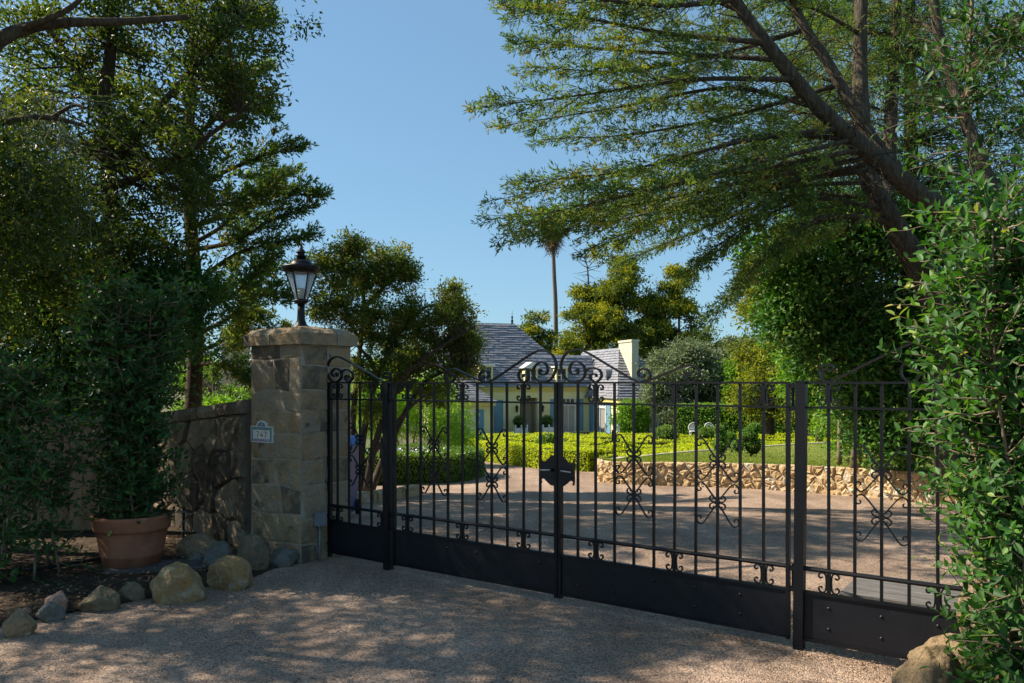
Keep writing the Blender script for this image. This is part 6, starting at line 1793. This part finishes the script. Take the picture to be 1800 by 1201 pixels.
# palm
b = at(976, 640, 90); root = tree('palm_tree', (b.x, b.y, zg(90)), 'very tall slender fan palm behind the house')
mb = MB(); limb(mb, [(b.x, b.y, zg(90)), at(977, 560, 90), at(974, 480, 90), at(972, 425, 90)], .30, .2, 10); mb.build('trunk', M_palmtrunk, root, True)
t = at(972, 408, 90); rng = np.random.default_rng(172); n = 700
D = runit(rng, n); D[:, 2] = -np.abs(D[:, 2]) - .4; lf = LF(); lf.add(A(t) + rng.normal(size=(n, 3)) * np.array([.35, .35, .7]) - UP * .5, nrm(D), runit(rng, n), 1.1, .09, rng.random(n) * .8); lf.build('dead_skirt', L_litter, root)
lf = LF()
for k in range(46):
    d = nrm(np.array([rng.normal(), rng.normal(), rng.uniform(-.4, 1.1)])); o_ = A(t) + d * .9
    fan = nrm(d + runit(rng, 26) * .55); lf.add(np.repeat(o_[None], 26, 0), fan, runit(rng, 26), rng.uniform(.8, 1.2, 26), .07, rng.random(26) * .5)
lf.build('crown', L_far, root)

# ---- leaf litter on the bed, dry leaves along the gate
rng = np.random.default_rng(181); n = 2600
y = rng.uniform(5.4, 9.4, n); x = np.array([lerp_tab(DXL, q) for q in y]) - np.abs(rng.normal(size=n)) * 1.1 + .05
P = np.stack([x, y, np.full(n, .052) + rng.uniform(0, .01, n)], 1)
lf = LF(); D = runit(rng, n); D[:, 2] *= .25; N = nrm(runit(rng, n) * .5 + UP); lf.add(P, nrm(D), N, rng.uniform(.02, .055, n), rng.uniform(.01, .022, n), rng.random(n))
o = lf.build('leaf_litter', L_litter, None); props(o, 'dry brown leaf litter on the soil around the pot and boulders', 'leaf litter', kind='stuff')
n = 500; s = rng.uniform(3.0, 4.7, n); off = np.abs(rng.normal(size=n)) * .12
P = np.array([tuple(G(a, b, .008)) for a, b in zip(s, off)])
lf = LF(); D = runit(rng, n); D[:, 2] *= .2; lf.add(P, nrm(D), nrm(runit(rng, n) * .4 + UP), rng.uniform(.012, .035, n), rng.uniform(.006, .014, n), rng.random(n))
o = lf.build('leaf_litter', L_litter, None); props(o, 'brown leaf litter along the foot of the right gate panel', 'leaf litter', kind='stuff')
n = 420; y = rng.uniform(3.2, 7.0, n); x = np.array([rng.uniform(lerp_tab(DXL, q) + .1, 2.3) for q in y])
P = np.stack([x, y, 0.012 * np.sin(x * 1.7 + y * .6) * np.sin(y * 1.1) + .004], 1)
lf = LF(); D = runit(rng, n); D[:, 2] *= .15; lf.add(P, nrm(D), nrm(runit(rng, n) * .4 + UP), rng.uniform(.012, .04, n), rng.uniform(.006, .015, n), rng.random(n))
o = lf.build('leaf_litter', L_litter, None); props(o, 'few dry leaves scattered over the near gravel drive', 'leaf litter', kind='stuff')
# short blades over the lawn
L_grass = leafmat('lawn_blade', [(.07, .11, .02), (.12, .17, .025), (.20, .21, .05)], .35, (1.8, 1.7, .6), .6, .2, 1.3)
K, J = LAWN_V.shape[0] - 1, LAWN_V.shape[1] - 1
n = 34000; kk = rng.random(n) * K; jj = (rng.random(n) ** 1.6) * J
k0 = np.minimum(kk.astype(int), K - 1); j0 = np.minimum(jj.astype(int), J - 1); fk, fj = (kk - k0)[:, None], (jj - j0)[:, None]
P = (LAWN_V[k0, j0] * (1 - fj) + LAWN_V[k0, j0 + 1] * fj) * (1 - fk) + (LAWN_V[k0 + 1, j0] * (1 - fj) + LAWN_V[k0 + 1, j0 + 1] * fj) * fk
pat = .5 + .35 * np.sin(P[:, 0] * 1.9 + 1.3 * np.sin(P[:, 1] * .8)) * np.sin(P[:, 1] * 1.4 + P[:, 0])
lf = LF(); lf.add(P, nrm(runit(rng, n) * .55 + UP), runit(rng, n), rng.uniform(.02, .05, n), rng.uniform(.008, .016, n), np.clip(pat * .6 + rng.random(n) * .4, 0, 1))
o = lf.build('lawn_grass', L_grass, None); props(o, 'short mown grass blades on the raised lawn', 'grass', kind='stuff')
